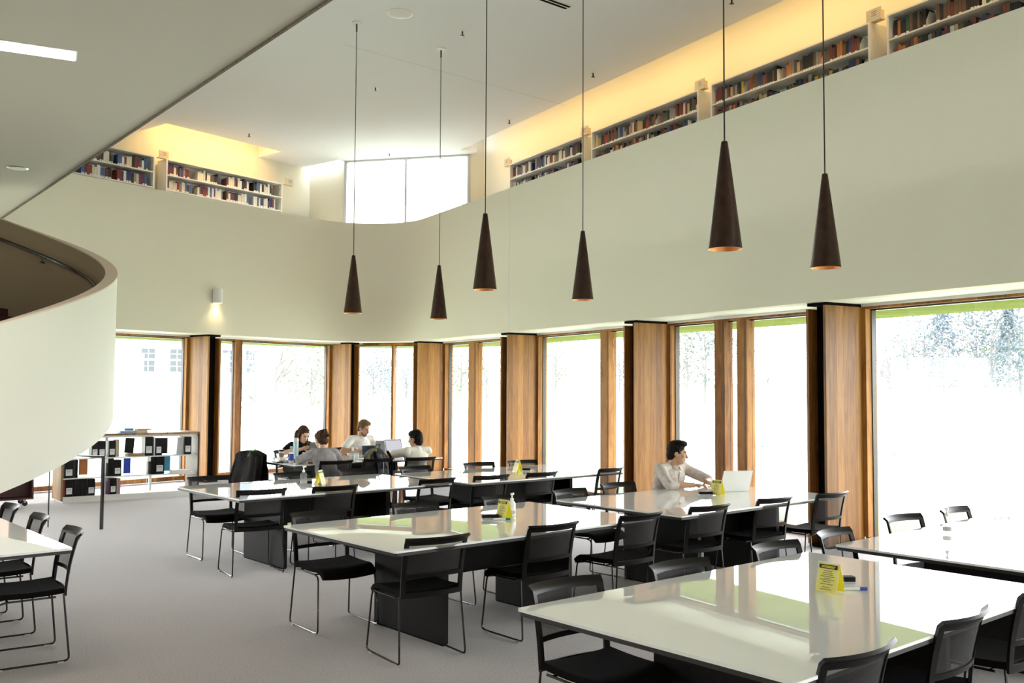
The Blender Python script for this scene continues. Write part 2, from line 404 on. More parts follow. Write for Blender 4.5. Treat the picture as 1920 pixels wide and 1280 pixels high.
# ---- gallery: outer walls, upper corner window, ceiling with lit slots
OR, OL = 1.95, 2.52
ua, ub = at_z(882, 290, ZC), at_z(647, 303, ZC); ua, ub = V2(ua.x, ua.y), V2(ub.x, ub.y); uv = ub-ua
sR1 = (ua-RC).dot(RD); sL1 = (ub-LC).dot(LD); eR, eL = (ua-RC).dot(RN), (ub-LC).dot(LN)
q = MB(); q.box(OR, OR+.15, -14, sR1+.4, GALLERY, 7.5); q.box(eR, OR+.15, sR1+.001, sR1+.4, GALLERY, 7.5); struct(q.build('wall_right', 'wall_paint', **FRAME_R))
q = MB(); q.box(OL, OL+.15, sL1-.4, 13, GALLERY, 7.5); q.box(eL, OL+.15, sL1-.4, sL1-.001, GALLERY, 7.5); struct(q.build('wall_left', 'wall_paint', **FRAME_L))
ul = uv.length; root = bpy.data.objects.new('window_%d' % (WN[0]+1), None); COL.objects.link(root); root.location = (ua.x, ua.y, 0); root.rotation_euler.z = math.atan2(uv.y, uv.x)-math.pi/2; root['kind'] = 'structure'
def us(x):
    v = pixel_ray(x, 300); v = V2(v.x, v.y); n = V2(uv.y, -uv.x); t = ua.dot(n)/v.dot(n); return (v*t-ua).dot(uv.normalized())
q = MB(); q.box(-.05, .08, 0, ul, GALLERY, 4.5); q.box(-.05, .08, 0, ul, ZC-.04, ZC+.1); q.box(-.05, .08, 0, .05, 4.5, ZC); q.box(-.05, .08, ul-.07, ul, 4.5, ZC); q.build('frame', 'grey_metal', root)
q = MB(); m0, m1 = us(765.5), us(761.5); q.box(-.08, .06, m0, m1, 4.5, ZC); q.build('mullion', 'grey_metal', root)
for a, b in ((.05, m0), (m1, ul-.07)):
    q = MB(); q.box(-.005, .005, a, b, 4.5, ZC-.04); q.build('pane', 'pane_glass', root)
# added ledge outside the upper window, keeps ground bounce off the ceiling
q = MB(); q.box(.10, 2.3, -.6, ul+.6, GALLERY-.05, GALLERY+.1); r_ = q.build('bounce_blocker', 'rough_edge'); r_.location = root.location; r_.rotation_euler = root.rotation_euler; struct(r_)
# ceiling sheet
CR, CL = 1.22, 1.72
def meet(oR, oL):
    a, b = RP(0, oR), LP(0, oL); w = b-a; return a+RD*((w.x*LD.y-w.y*LD.x)/_den)
sl0, sl1 = ls(520, CL), ls(300, CL)
cp = [V2(-7, -6), RP(-14, CR), RP(sR1-.3, CR), RP(sR1-.3, eR), ua, ub, LP(sL1+.2, eL), LP(sL1+.2, OL), LP(sl0, OL), LP(sl0, CL), LP(sl1, CL), LP(sl1, OL), LP(13, OL), V2(-7, 15)]
q = MB(); q.prism([(p.x, p.y) for p in cp], ZC, ZC+.12); struct(q.build('ceiling', 'ceiling_paint'))
q = MB(); q.box(CR-.2, OR+.15, -14, sR1+.4, 7.45, 7.55); struct(q.build('ceiling_4', 'ceiling_paint', **FRAME_R))
q = MB(); q.box(CR-.14, CR-.12, -14, sR1, ZC+.12, 7.45); struct(q.build('trim_2', 'ceiling_paint', **FRAME_R))
q = MB(); q.box(CL-.2, OL+.15, sl0-.1, sl1+.1, 7.3, 7.4); q.box(CL-.14, CL-.12, sl0, sl1, ZC+.12, 7.3); q.box(CL-.14, OL, sl0-.1, sl0+.006, ZC-.002, 7.3); q.box(CL-.14, OL, sl1-.006, sl1+.1, ZC-.002, 7.3); struct(q.build('ceiling_5', 'ceiling_paint', **FRAME_L))
# cove lamps hidden behind the ceiling edge
def cove(fr, o, s0, s1, z, power, nm, label, seg):
    n = max(1, round((s1-s0)/seg))
    Mx = Matrix.Translation((*fr['loc'][:2], 0)) @ Matrix.Rotation(fr['rotz'], 4, 'Z')
    q = MB(); q.box(o, o+.05, s0+.1, s1-.1, z, z+.05); r = q.build(nm, 'white_steel', **fr); tag(r, label, 'cove light')
    q = MB(); q.box(o+.052, o+.060, s0+.15, s1-.15, z+.008, z+.042); q.build('diffuser', 'lamp_warm', r)
    for i in range(n):
        a = s0+(s1-s0)*(i+.5)/n
        ob, l = area(nm+'_lamp', (0, 0, 0), None, (s1-s0)/n*.95, .06, power/n, (1, .55, .14), math.radians(150))
        p = Mx @ Vector((o+.09, a, z+.03)); ob.location = p
        dirn = (Mx.to_3x3() @ Vector((1, 0, -1.15))).normalized(); up = Mx.to_3x3() @ Vector((0, 1, 0))
        zax = -dirn; xax = up; yax = zax.cross(xax)
        ob.matrix_world = Matrix(((xax.x, yax.x, zax.x, p.x), (xax.y, yax.y, zax.y, p.y), (xax.z, yax.z, zax.z, p.z), (0, 0, 0, 1)))
cove(FRAME_R, CR-.05, -12, sR1-.6, ZC+.16, COVE_R, 'cove_light', 'long warm cove light hidden above the ceiling edge over the right gallery bookcases', 2.5)
cove(FRAME_L, CL-.05, sl0+.1, sl1-.1, ZC+.16, COVE_L, 'cove_light', 'short warm cove light hidden above the ceiling edge over the left gallery bookcases', 2.5)
# control joint across the ceiling
j0, j1 = at_z(640, 82, ZC), at_z(1062, 198, ZC); jd = j1-j0
q = MB(); q.box(0, jd.length, -.004, .004, ZC-.0015, ZC); struct(q.build('trim_7', 'slab_paint', loc=(j0.x, j0.y, 0), rotz=math.atan2(jd.y, jd.x)))
# mezzanine slab over the camera
sa, sb = at_z(0, 410, 3.9), at_z(613, 0, 3.9); sd = (sb-sa).normalized(); s_far = sa-sd*1.4; s_near = sb+sd*9
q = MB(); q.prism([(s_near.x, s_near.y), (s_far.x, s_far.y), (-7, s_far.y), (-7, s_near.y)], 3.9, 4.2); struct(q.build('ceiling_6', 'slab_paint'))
q = MB(); P0, P1 = s_near, s_far
nx = V2(-(P1-P0).y, (P1-P0).x).normalized()*.011
q.prism([(P0.x-nx.x, P0.y-nx.y), (P1.x-nx.x, P1.y-nx.y), (P1.x+nx.x*.6, P1.y+nx.y*.6), (P0.x+nx.x*.6, P0.y+nx.y*.6)], 3.885, 3.90); struct(q.build('trim_3', 'rough_edge'))
# closing walls behind the camera, with the openings that let daylight in from the far side of the hall
q = MB(); q.box(-7.2, -7, -6, 15, 0, 4.6); q.box(-7.2, -7, -6, 15, SIDE_Z, ZC); struct(q.build('wall_side', 'wall_paint'))
q = MB()
for a, b in ((-7, -4.5), (-2.9, -2.4), (-.8, -.3), (1.3, 1.8), (3.4, 3.9), (5.5, 8.2)): q.box(a, b, -6.2, -6, 0, 7)
q.box(-7, 8.2, -6.2, -6, 0, .5); q.box(-7, 8.2, -6.2, -6, FRONT_Z, 7); struct(q.build('wall_front', 'wall_paint'))
# vertical joint in the back wall
jp = RC+RD*rs(953, 0)-RN*.001
q = MB(); q.box(-.004, .0, -.004, .004, ZS, ZP); struct(q.build('trim_4', 'soffit_paint', loc=(jp.x, jp.y, 0), rotz=RA))
# dark ledge line along the gallery beside the corner window
q = MB(); v0, v1 = at_z(915, 352, 5.62), at_z(945, 348, 5.62)
q.box(OR-.34, OR, rs(946, OR-.34), sR1, 5.55, 5.59); struct(q.build('trim_5', 'dark_edge', **FRAME_R))
q = MB(); q.box(OL-.34, OL, sL1, ls(542, OL-.34), 5.55, 5.59); struct(q.build('trim_6', 'dark_edge', **FRAME_L))
# ================================================================== STAIR
SX, SY, SRAD, SZ0, SK, SH = 1.632, 9.923, 1.589, 3.0, .54, 1.35
def helix(r0, r1, z_of, h, t0, t1, n=72):
    mb = MB(); vs = []; fs = []
    for i in range(n+1):
        t = t0+(t1-t0)*i/n; zt = z_of(t); zb = zt-h
        for r, z in ((r1, zb), (r1, zt), (r0, zt), (r0, zb)): vs.append((SX+r*math.cos(t), SY+r*math.sin(t), z))
    for i in range(n):
        a, b = 4*i, 4*i+4
        fs += [(a, a+1, b+1, b)[::-1], (a+1, a+2, b+2, b+1)[::-1], (a+2, a+3, b+3, b+2)[::-1], (a+3, a, b, b+3)[::-1]]
    fs += [(0, 1, 2, 3), (4*n+3, 4*n+2, 4*n+1, 4*n)]
    return mb.add(vs, fs)
zr = lambda t: max(SZ0+SK*t, 1.0)
st = thing('spiral_staircase', 'white curved spiral staircase drum rising to the mezzanine at the left edge', 'staircase', (0, 0, 0))
T0, T1 = -3.4, 1.66
helix(SRAD-.012, SRAD, zr, SH, T0, T1).build('outer_shell', 'shell_paint', st, True)
helix(SRAD-.10, SRAD-.012, zr, SH, T0, T1).build('inner_lining', 'stair_inside', st, True)
helix(SRAD-.105, SRAD+.004, lambda t: zr(t)+.012, .012, T0, T1).build('rim_cap', 'rim_wood', st, True)
helix(.30, .36, lambda t: zr(t)-.35, SH-.3, T0, T1).build('core_wall', 'maroon_laminate', st, True)
helix(.36, SRAD-.10, lambda t: zr(t)-SH+.10, .06, T0, T1).build('underside', 'shell_paint', st, True)
nst = 26
for i in range(nst):
    a0 = T0+(T1-T0)*i/nst; a1 = T0+(T1-T0)*(i+1)/nst; z = zr(a1)-1.02
    q = MB(); pl = [(SX+r*math.cos(a), SY+r*math.sin(a)) for r, a in ((.36, a0), (SRAD-.1, a0), (SRAD-.1, (a0+a1)/2), (SRAD-.1, a1), (.36, a1))]
    q.prism(pl, z-.20, z); q.build('tread', 'maroon_laminate', st)
q = MB(); q.tube([(SX+(SRAD-.16)*math.cos(t), SY+(SRAD-.16)*math.sin(t), zr(t)-.21) for t in [T0+(T1-T0)*i/60 for i in range(61)]], .018, 8)
hr = q.build('handrail', 'black_steel', st, True)
for t in (-1.6, -.9, -.05, .62, 1.3):
    q = MB(); c_, s_ = math.cos(t), math.sin(t); f = lambda r, z: (SX+r*c_, SY+r*s_, z)
    z = zr(t)-.21; q.tube([f(SRAD-.16, z), f(SRAD-.16, z-.07), f(SRAD-.10, z-.075)], .009, 6); q.build('bracket', 'black_steel', st)
# guard frame on the floor beneath the stair
p1, p2 = at_z(190, 992, 0), at_z(90, 988, 0); gd = (p2-p1); gr = thing('guard_rail', 'dark steel guard rail standing on the carpet under the curved stair', 'railing', (p1.x, p1.y, 0), math.atan2(gd.y, gd.x))
gl = math.hypot(gd.x, gd.y)
q = MB(); q.box(-.012, .012, -.02, .02, 0, .9); q.build('post', 'black_steel', gr)
q = MB(); q.box(gl-.006, gl+.006, -.005, .005, 0, .9); q.build('post', 'black_steel', gr)
q = MB(); q.box(.012, gl-.006, -.012, .012, .885, .9); q.build('top_rail', 'black_steel', gr)
# ================================================================== TABLES
TL, TW, TH = 2.42, 1.46, .74
def make_table(label, L=TL, Wd=TW):
    t = thing('library_table', label, 'table', group='white glass library tables')
    q = MB(); q.rbox(0, L, -Wd, 0, TH-.013, TH, .018); q.build('tabletop', 'white_glass', t)
    q = MB(); q.rbox(.006, L-.006, -Wd+.006, -.006, TH-.034, TH-.0135, .016); q.build('underside', 'dark_edge', t)
    for x in (.60, L-.64):
        q = MB(); q.box(x, x+.045, -Wd/2-.425, -Wd/2+.425, .012, TH-.034); p = q.build('pedestal', 'dark_laminate', t)
        q = MB(); q.box(x+.004, x+.041, -Wd/2-.42, -Wd/2+.42, 0, .012); q.build('plinth', 'shadow_gap', p)
    q = MB(); q.box(.645, L-.64, -Wd/2-.02, -Wd/2+.02, .38, TH-.05); q.build('stretcher', 'dark_laminate', t)
    q = MB(); q.box(.66, L-.66, -Wd/2-.16, -Wd/2+.10, TH-.10, TH-.035); q.build('cable_tray', 'dark_edge', t)
    for x in (.12, L-.16):
        q = MB(); q.box(x, x+.04, -Wd+.22, -.22, TH-.05, TH-.034); q.build('bracket', 'black_steel', t)
    return t
TB = {1: (2.934, 3.336), 2: (3.364, 6.418), 3: (3.846, 9.627), 4: (6.067, 6.374), 5: (5.740, 3.379), 6: (6.414, 9.502), 7: (6.10, 12.80)}
TLAB = {1: 'large white glass table in the foreground with a yellow tent sign',
 2: 'white glass table mid room with tent sign and white pump bottle',
 3: 'white glass table with clear pump bottle, in front of the four people studying together',
 4: 'white glass table where the man in the beige shirt works at a white laptop',
 5: 'bare white glass table nearest the wide right hand window',
 6: 'white glass table by the windows behind the middle tables with small yellow tent sign',
 7: 'white glass table crowded with bottles laptops and papers where four people sit'}
t0 = make_table(TLAB[1]); t0.location = (*TB[1], 0)
for k in range(2, 8): dup(t0, (*TB[k], 0), 0, TLAB[k])
c8 = at_z(137, 1027, TH)
dup(t0, (c8.x, c8.y, 0), math.pi/2, 'white glass table at the left edge beside the curved stair')
# turned so its long side runs beside the aisle: local x -> world y, local y(-) -> world x(+)
tt = [o for o in COL.objects if o.get('label', '').startswith('white glass table at the left edge')][0]
tt.location = (c8.x-TW, c8.y, 0)
# ================================================================== CHAIRS  (local +y is the way the sitter faces)
def make_chair():
    t = thing('study_chair', '', 'chair', group='black mesh back study chairs')
    # seat: dished pad with a waterfall front
    def seat(u, v):
        x = .222*u*(1-.05*max(0, v)); y = -.20+.43*(v+1)/2
        z = .437+.012*u*u-.010*math.sin(math.pi*(v+1)/2)
        if v > .55: z -= .20*((v-.55))**2*1.3; 
        return (x, y, z)
    U = [-1+2*i/10 for i in range(11)]; V = [-1+2*i/14 for i in range(15)]
    MB().slab(seat, U, V, lambda i, j: True, .034).build('seat', 'black_fabric', t, True)
    # back: one moulded frame with a mesh panel
    def back(u, v):
        z = .415+.385*v; lean = -.205-.010*v-.055*v*v
        if v > .94: lean -= (v-.94)*.30
        w = .226+.006*v+ (max(0, v-.94))*.14
        bow = -.055*(1-u*u)*(.5+.5*v)
        return (w*u, lean+bow, z)
    U = [-1, -.93, -.87]+[-.87+1.74*i/8 for i in range(1, 8)]+[.87, .93, 1]
    V = [0, .05, .09, .22, .335, .37, .40, .45, .55, .65, .75, .83, .89, .92, .94, .97, 1.0]
    nu = len(U)-1
    def fr(i, j):
        v = (V[j]+V[j+1])/2; u = abs(U[i]+U[i+1])/2
        return u > .87 or v > .90 or .335 < v < .40 or v < .09
    MB().slab(back, U, V, fr, .016).build('back_frame', 'black_plastic', t, True)
    def ms(i, j):
        v = (V[j]+V[j+1])/2; u = abs(U[i]+U[i+1])/2
        return u <= .87 and .40 < v < .90
    q = MB(); vs = []; 
    for a in U[2:-2]:
        for b in V[6:13]: vs.append(back(a, b))
    n = 7; fs = [(i*n+j, (i+1)*n+j, (i+1)*n+j+1, i*n+j+1) for i in range(len(U)-5) for j in range(n-1)]
    q.add(vs, fs); q.build('back_mesh', 'mesh_back', t, True)
    for s in (-1, 1):
        x = .228*s; xo = .243*s; R = .03
        pth = [(x, -.195, .43), (xo, -.232, .05), (xo, -.232, .03), (xo, -.224, .017), (xo, -.205, .0125), (xo, .18, .0125), (xo, .205, .017), (xo, .216, .03), (xo, .217, .05), (x, .185, .375), (x, .17, .402), (x, .13, .412), (x, -.15, .415)]
        q = MB(); q.tube(pth, .0065, 7); lg = q.build('sled_leg', 'black_steel', t, True)
        for y in (-.185, .16):
            q = MB(); q.box(xo-.009, xo+.009, y-.018, y+.018, 0, .012); q.build('glide', 'grey_plastic', lg)
    q = MB(); q.tube([(-.228, -.12, .413), (.228, -.12, .413)], .006, 6); q.tube([(-.228, .12, .411), (.228, .12, .411)], .006, 6); q.build('cross_bar', 'black_steel', t, True)
    return t
ch0 = make_chair(); USED = []
def chair(x, y, deg, label):
    if not USED: o = ch0; o.location = (x, y, 0); o.rotation_euler.z = math.radians(deg); o['label'] = label; USED.append(1)
    else: o = dup(ch0, (x, y, 0), math.radians(deg), label)
    return o
OFF = .285                                                            # from the back's top edge to the chair's middle
N_, B_ = (lambda x, y, l, a=0: chair(x, y+OFF, a, l)), (lambda x, y, l, a=0: chair(x, y-OFF, 180+a, l))
N_(3.31, 1.84, 'black chair cut off by the bottom edge, nearest the camera at the foreground table', -2)
N_(4.16, 1.84, 'black chair at the bottom right, second on the near side of the foreground table', 2)
N_(5.00, 1.84, 'black chair cut off by the right edge, beside the foreground table')
B_(3.32, 3.43, 'black chair across the left corner of the foreground table, seat seen below', -3)
B_(4.16, 3.40, 'middle black chair on the far side of the foreground table', -3)
B_(5.13, 3.43, 'right black chair on the far side of the foreground table, before the tent sign', -2)
B_(5.95, 3.50, 'black chair at the left corner of the bare table by the right window', 4)
B_(7.02, 3.58, 'black chair with green grass through its mesh, behind the bare window table', -6)
B_(7.83, 3.54, 'farthest right black chair whose top pokes up before the right window')
N_(3.73, 4.97, 'black chair in full view at the near left of the middle table', -6)
N_(4.68, 4.92, 'black chair in the middle of the near side of the middle table', -1)
N_(5.58, 4.90, 'black chair at the right end of the near side of the middle table', -1)
B_(3.71, 6.54, 'black chair tucked under the far left corner of the middle table', -3)
B_(4.63, 6.54, 'black chair at the centre of the far side of the middle table', 1)
B_(5.53, 6.50, 'black chair behind the pump bottle on the far side of the middle table', -3)
N_(6.45, 4.90, 'left black chair on the near side of the lone man\'s table', -5)
N_(7.37, 4.89, 'middle black chair on the near side of the lone man\'s table', -5)
N_(8.16, 4.80, 'black chair before the dark pier slot, right end of the lone man\'s table', -4)
B_(6.39, 6.50, 'black chair at the left corner of the lone man\'s table, far side', 4)
B_(7.20, 6.66, 'black chair with a green view through it, left of the lone man', -3)
B_(8.08, 6.70, 'black chair that the man in the beige shirt sits on', 14)
N_(6.80, 8.12, 'left black chair on the near side of the window table behind', -6)
N_(7.47, 8.06, 'middle black chair on the near side of the window table behind')
N_(8.52, 7.99, 'black chair standing clear before a bright pane, right end of the window table behind', 5)
B_(6.80, 9.60, 'black chair just below the backpack and cream shirt man, behind the window table', 3)
B_(7.76, 9.60, 'black chair alone before the narrow bright pane, far side of the window table', -5)
B_(8.47, 9.56, 'black chair behind the small tent sign by the walnut pier', -6)
N_(4.16, 8.28, 'black chair at the near left of the pump bottle table, sled legs in view', -8)
N_(4.86, 8.16, 'middle black chair on the near side of the table with the pump bottle', -6)
N_(6.06, 8.16, 'black chair with see-through back at the right end of the pump bottle table')
B_(4.28, 9.85, 'black chair before the low bookcase at the far left of the pump bottle table', -3)
B_(5.24, 9.78, 'black chair behind the pump bottle, far side of its table')
B_(6.02, 9.74, 'black chair below the grey shirt woman, far right of the pump bottle table', -8)
N_(6.55, 11.00, 'black chair that the woman in the grey shirt sits on', -5)
N_(7.80, 10.85, 'black chair that the man in the cream shirt leans back on', -6)
N_(7.17, 10.99, 'black chair holding the backpack between two seated people', 0)
chair(7.05, 13.05, 180, 'black chair that the woman in the black top sits on')
chair(8.12, 13.10, 180, 'black chair that the man in the white T-shirt sits on')
chair(6.20, 12.25, -90, 'chair hung with the black jacket at the left end of the crowded table')
chair(1.72, 6.76, 90-6, 'black chair in full view at the left edge, nearest the camera')
chair(1.74, 7.62, 90-5, 'second black chair along the left edge table')
chair(1.74, 8.42, 90-3, 'farthest black chair along the left edge table, mostly cut off')
# ================================================================== PENDANT LAMPS
PEND = [(661.5, 587, 'pendant lamp hanging farthest left'), (822.5, 598, 'smallest pendant lamp, second from the left'), (909, 543, 'third pendant lamp from the left, in front of the corner'),
        (1092.5, 562, 'fourth pendant lamp from the left'), (1359.5, 467, 'largest pendant lamp, second from the right'), (1548.5, 502, 'pendant lamp farthest right with an orange glow inside')]
def make_pendant():
    t = thing('pendant_lamp', '', 'pendant lamp', group='conical bronze pendant lamps')
    q = MB(); hh = .82; n = 40; pr = [(.0245, hh), (.128, .006), (.1285, 0), (.124, 0), (.123, .006), (.020, hh-.02)]
    vs = []; q.lathe([(.0245, hh), (.1, .23), (.128, .006), (.1285, 0)], n=n, cap=False); q.lathe([(0, hh+.004), (.02, hh+.004), (.0245, hh)], n=n, cap=False)
    q.build('shade', 'bronze', t, True)
    q = MB(); q.lathe([(.1285, 0), (.125, 0), (.122, .01), (.020, hh-.02)], n=n, cap=False); q.build('reflector', 'copper_inside', t, True)
    q = MB(); q.ell((0, 0, .30), (.028, .028, .045)); q.build('bulb', 'lamp_dim', t, True)
    q = MB(); q.tube([(0, 0, hh), (0, 0, ZC-2.81-.02)], .006, 6); q.build('cable', 'black_steel', t)
    q = MB(); q.tube([(0, 0, ZC-2.81-.14), (0, 0, ZC-2.81-.03)], .012, 8); q.build('cable_grip', 'black_steel', t)
    q = MB(); q.lathe([(.07, ZC-2.81-.022), (.07, ZC-2.81)], n=24); q.build('canopy', 'white_plastic', t)
    return t
pd = make_pendant()
for i, (x, y, l) in enumerate(PEND):
    p = at_z(x, y, 2.81); o = pd if i == 0 else dup(pd)
    o.location = (p.x, p.y, 2.81); o['label'] = 'dark bronze cone ' + l
# ================================================================== CEILING FITTINGS
for i, (x, y, l) in enumerate([(867, 62, 'black sprinkler head on the ceiling just right of the second pendant cable'), (704, 167, 'small sprinkler head on the ceiling right of the leftmost pendant cable'),
        (1112, 140, 'sprinkler head on the ceiling near the warm cove, right of the fourth pendant cable'), (955, 228, 'sprinkler head on the ceiling above the right end of the corner window'),
        (1372, 2, 'sprinkler head on the ceiling at the top edge beside the largest pendant cable'), (467, 253, 'sprinkler head on the ceiling above the left gallery bookcases'), (730, 290, 'tiny sprinkler head right above the corner window')]):
    p = at_z(x, y, ZC-.03)
    if i == 0:
        sk = thing('sprinkler', l, 'sprinkler', (p.x, p.y, ZC), group='ceiling sprinklers')
        q = MB(); q.lathe([(.045, -.006), (.045, 0)], n=16); q.build('escutcheon', 'white_plastic', sk)
        q = MB(); q.tube([(0, 0, -.006), (0, 0, -.055)], .012, 8); q.lathe([(.004, -.075), (.032, -.07), (.032, -.066), (.004, -.062)], n=12); q.build('head', 'black_steel', sk)
    else: dup(sk, (p.x, p.y, ZC), None, l)
p = at_z(750, 25, ZC); sp_ = thing('ceiling_speaker', 'round white ceiling speaker grille between the two left pendant cables', 'speaker', (p.x, p.y, ZC))
q = MB(); q.lathe([(.17, -.010), (.185, -.006), (.19, 0)], n=36); q.build('rim', 'white_plastic', sp_, True)
q = MB(); q.lathe([(.02, -.0135), (.15, -.0115), (.155, -.0105)], n=36); q.build('grille', 'soffit_paint', sp_, True)
p = at_z(1035, 3, ZC); vd = at_z(1060, 11, ZC)-at_z(1018, -4, ZC); vt = thing('slot_diffuser', 'black slot air diffuser in the ceiling at the top edge', 'air vent', (p.x, p.y, ZC), math.atan2(vd.y, vd.x))
q = MB(); q.box(-.6, .32, -.075, .075, -.008, 0); q.build('frame', 'white_plastic', vt)
for y in (-.035, .035): q = MB(); q.box(-.58, .30, y-.022, y+.022, -.010, -.006); q.build('slot', 'shadow_gap', vt)
p = at_z(33, 315, 3.9); dl = thing('downlight', 'small round downlight in the mezzanine underside', 'downlight', (p.x, p.y, 3.9))
q = MB(); q.lathe([(.085, -.006), (.10, 0)], n=32); q.build('trim_ring', 'grey_metal', dl, True)
q = MB(); q.lathe([(.01, -.008), (.08, -.0065)], n=32); q.build('lens', 'white_plastic', dl)
a, b = at_z(0, 84, 3.9), at_z(141, 104.5, 3.9); ld = (a-b).normalized(); ln = thing('linear_light', 'bright recessed strip light in the mezzanine underside at the top left', 'ceiling light', (b.x, b.y, 3.9), math.atan2(ld.y, ld.x))
q = MB(); q.box(-.012, 2.4, -.105, .105, -.004, 0); q.build('frame', 'white_plastic', ln)
q = MB(); q.box(0, 2.39, -.09, .09, -.007, -.0045); q.build('diffuser', 'lamp_white', ln)
ob, l = area('strip_lamp', (b.x+ld.x*1.2, b.y+ld.y*1.2, 3.88), None, 2.3, .18, STRIP, (1, .96, .88)); ob.rotation_euler.z = math.atan2(ld.y, ld.x)
# wall sconce
s_ = ls(401, 0); pz = 3.45; pw = LP(s_, -.07); sc = thing('wall_sconce', 'small white cylinder sconce shining down the far white wall', 'wall lamp', (pw.x, pw.y, pz), LA)
q = MB(); q.lathe([(.085, -.13), (.09, -.125), (.09, .13), (.085, .135)], n=28); q.build('body', 'white_steel', sc, True)
q = MB(); q.lathe([(.01, -.132), (.075, -.131)], n=24); q.build('lens', 'lamp_warm', sc)
q = MB(); q.box(.05, .07, -.05, .05, -.06, .06); q.build('wall_plate', 'white_steel', sc)
sl = bpy.data.lights.new('sconce_lamp', 'SPOT'); sl.energy = SCONCE; sl.color = (1, .75, .38); sl.spot_size = math.radians(110); sl.spot_blend = 1; sl.shadow_soft_size = .05
so = bpy.data.objects.new('sconce_lamp', sl); COL.objects.link(so); so.location = (pw.x, pw.y, pz-.16)
# ================================================================== GALLERY BOOKCASES
BT, PITCHZ = 6.40, .31
def bookcase(fr, o, s0, s1, label, rows=3, depth=.33):
    """open front faces the room (towards smaller o)"""
    t = thing('bookcase', label, 'bookcase', (*(fr['loc'][:2]), 0), fr['rotz'], 'gallery bookcases')
    a, b = min(s0, s1), max(s0, s1)
    q = MB(); q.box(o, o+depth, a, b, BT-.02, BT); q.build('top', 'white_steel', t)
    for y in (a, b-.03): q = MB(); q.box(o, o+depth, y, y+.03, GALLERY, BT-.02); q.build('side_panel', 'white_steel', t)
    q = MB(); q.box(o+depth-.012, o+depth, a+.03, b-.03, GALLERY+.05, BT-.02); q.build('back_panel', 'white_steel', t)
    for r in range(1, 7):
        q = MB(); z = BT-PITCHZ*r; q.box(o+.005, o+depth-.012, a+.03, b-.03, z-.022, z); q.build('shelf', 'white_steel', t)
    return t
BO_R, BO_L = 1.55, 2.13
RB = [(rs(1672, BO_R)-3.0, rs(1672, BO_R), 'white gallery bookcase at the top right edge'), (rs(1640, BO_R), rs(1335, BO_R), 'long white gallery bookcase behind the two right pendant cables'),
      (rs(1312, BO_R), rs(1108, BO_R), 'white gallery bookcase right of the fourth pendant cable'), (rs(1092, BO_R), rs(953, BO_R), 'farthest white bookcase of the right gallery, nearest the corner window')]
LBk = [(ls(281, BO_L), ls(281, BO_L)+3.0, 'white gallery bookcase half hidden behind the mezzanine edge on the left'), (ls(524, BO_L), ls(303, BO_L), 'white left gallery bookcase nearest the corner window')]
for a, b, l in RB: bookcase(FRAME_R, BO_R, a, b, l)
for a, b, l in LBk: bookcase(FRAME_L, BO_L, a, b, l)
BCOL = {'maroon': (.16, .03, .03), 'dark red': (.24, .04, .03), 'black': (.014, .012, .012), 'dark green': (.03, .09, .05), 'navy': (.025, .04, .12), 'blue': (.06, .13, .30), 'tan': (.45, .33, .20), 'brown': (.13, .07, .04),
        'cream': (.66, .60, .48), 'white': (.72, .70, .66), 'orange': (.50, .17, .04), 'grey': (.25, .24, .24), 'mustard': (.48, .33, .06), 'plum': (.11, .03, .08)}
for k, v in BCOL.items(): pbr('book_'+k, v, .6)
BM = {}
def book_mesh(k):
    m = bpy.data.meshes.new('book'); q = MB(); q.box(-.5, .5, 0, 1, 0, 1)
    m.from_pydata([tuple(v) for v in q.v], [], q.f); m.materials.append(MATS['book_'+k]); m.update(); return m
def tag_mesh():
    m = bpy.data.meshes.new('call_label'); q = MB(); q.box(-.40, .40, -.012, .02, .06, .17)
    m.from_pydata([tuple(v) for v in q.v], [], q.f); m.materials.append(MATS['white_paper']); m.update(); return m
TAGM = tag_mesh()
for k in BCOL: BM[k] = book_mesh(k)
PAL_R = ['maroon', 'black', 'black', 'black', 'maroon', 'dark red', 'dark green', 'navy', 'tan', 'cream', 'brown', 'brown', 'orange', 'grey', 'mustard', 'black', 'brown']
PAL_L = ['white', 'blue', 'navy', 'maroon', 'cream', 'black', 'dark red', 'grey', 'plum', 'brown', 'white', 'black']
STUFF = MB(); STUFF_BY = {}
ORD = lambda n: '%d%s' % (n, 'th' if 10 <= n % 100 <= 20 else {1: 'st', 2: 'nd', 3: 'rd'}.get(n % 10, 'th'))
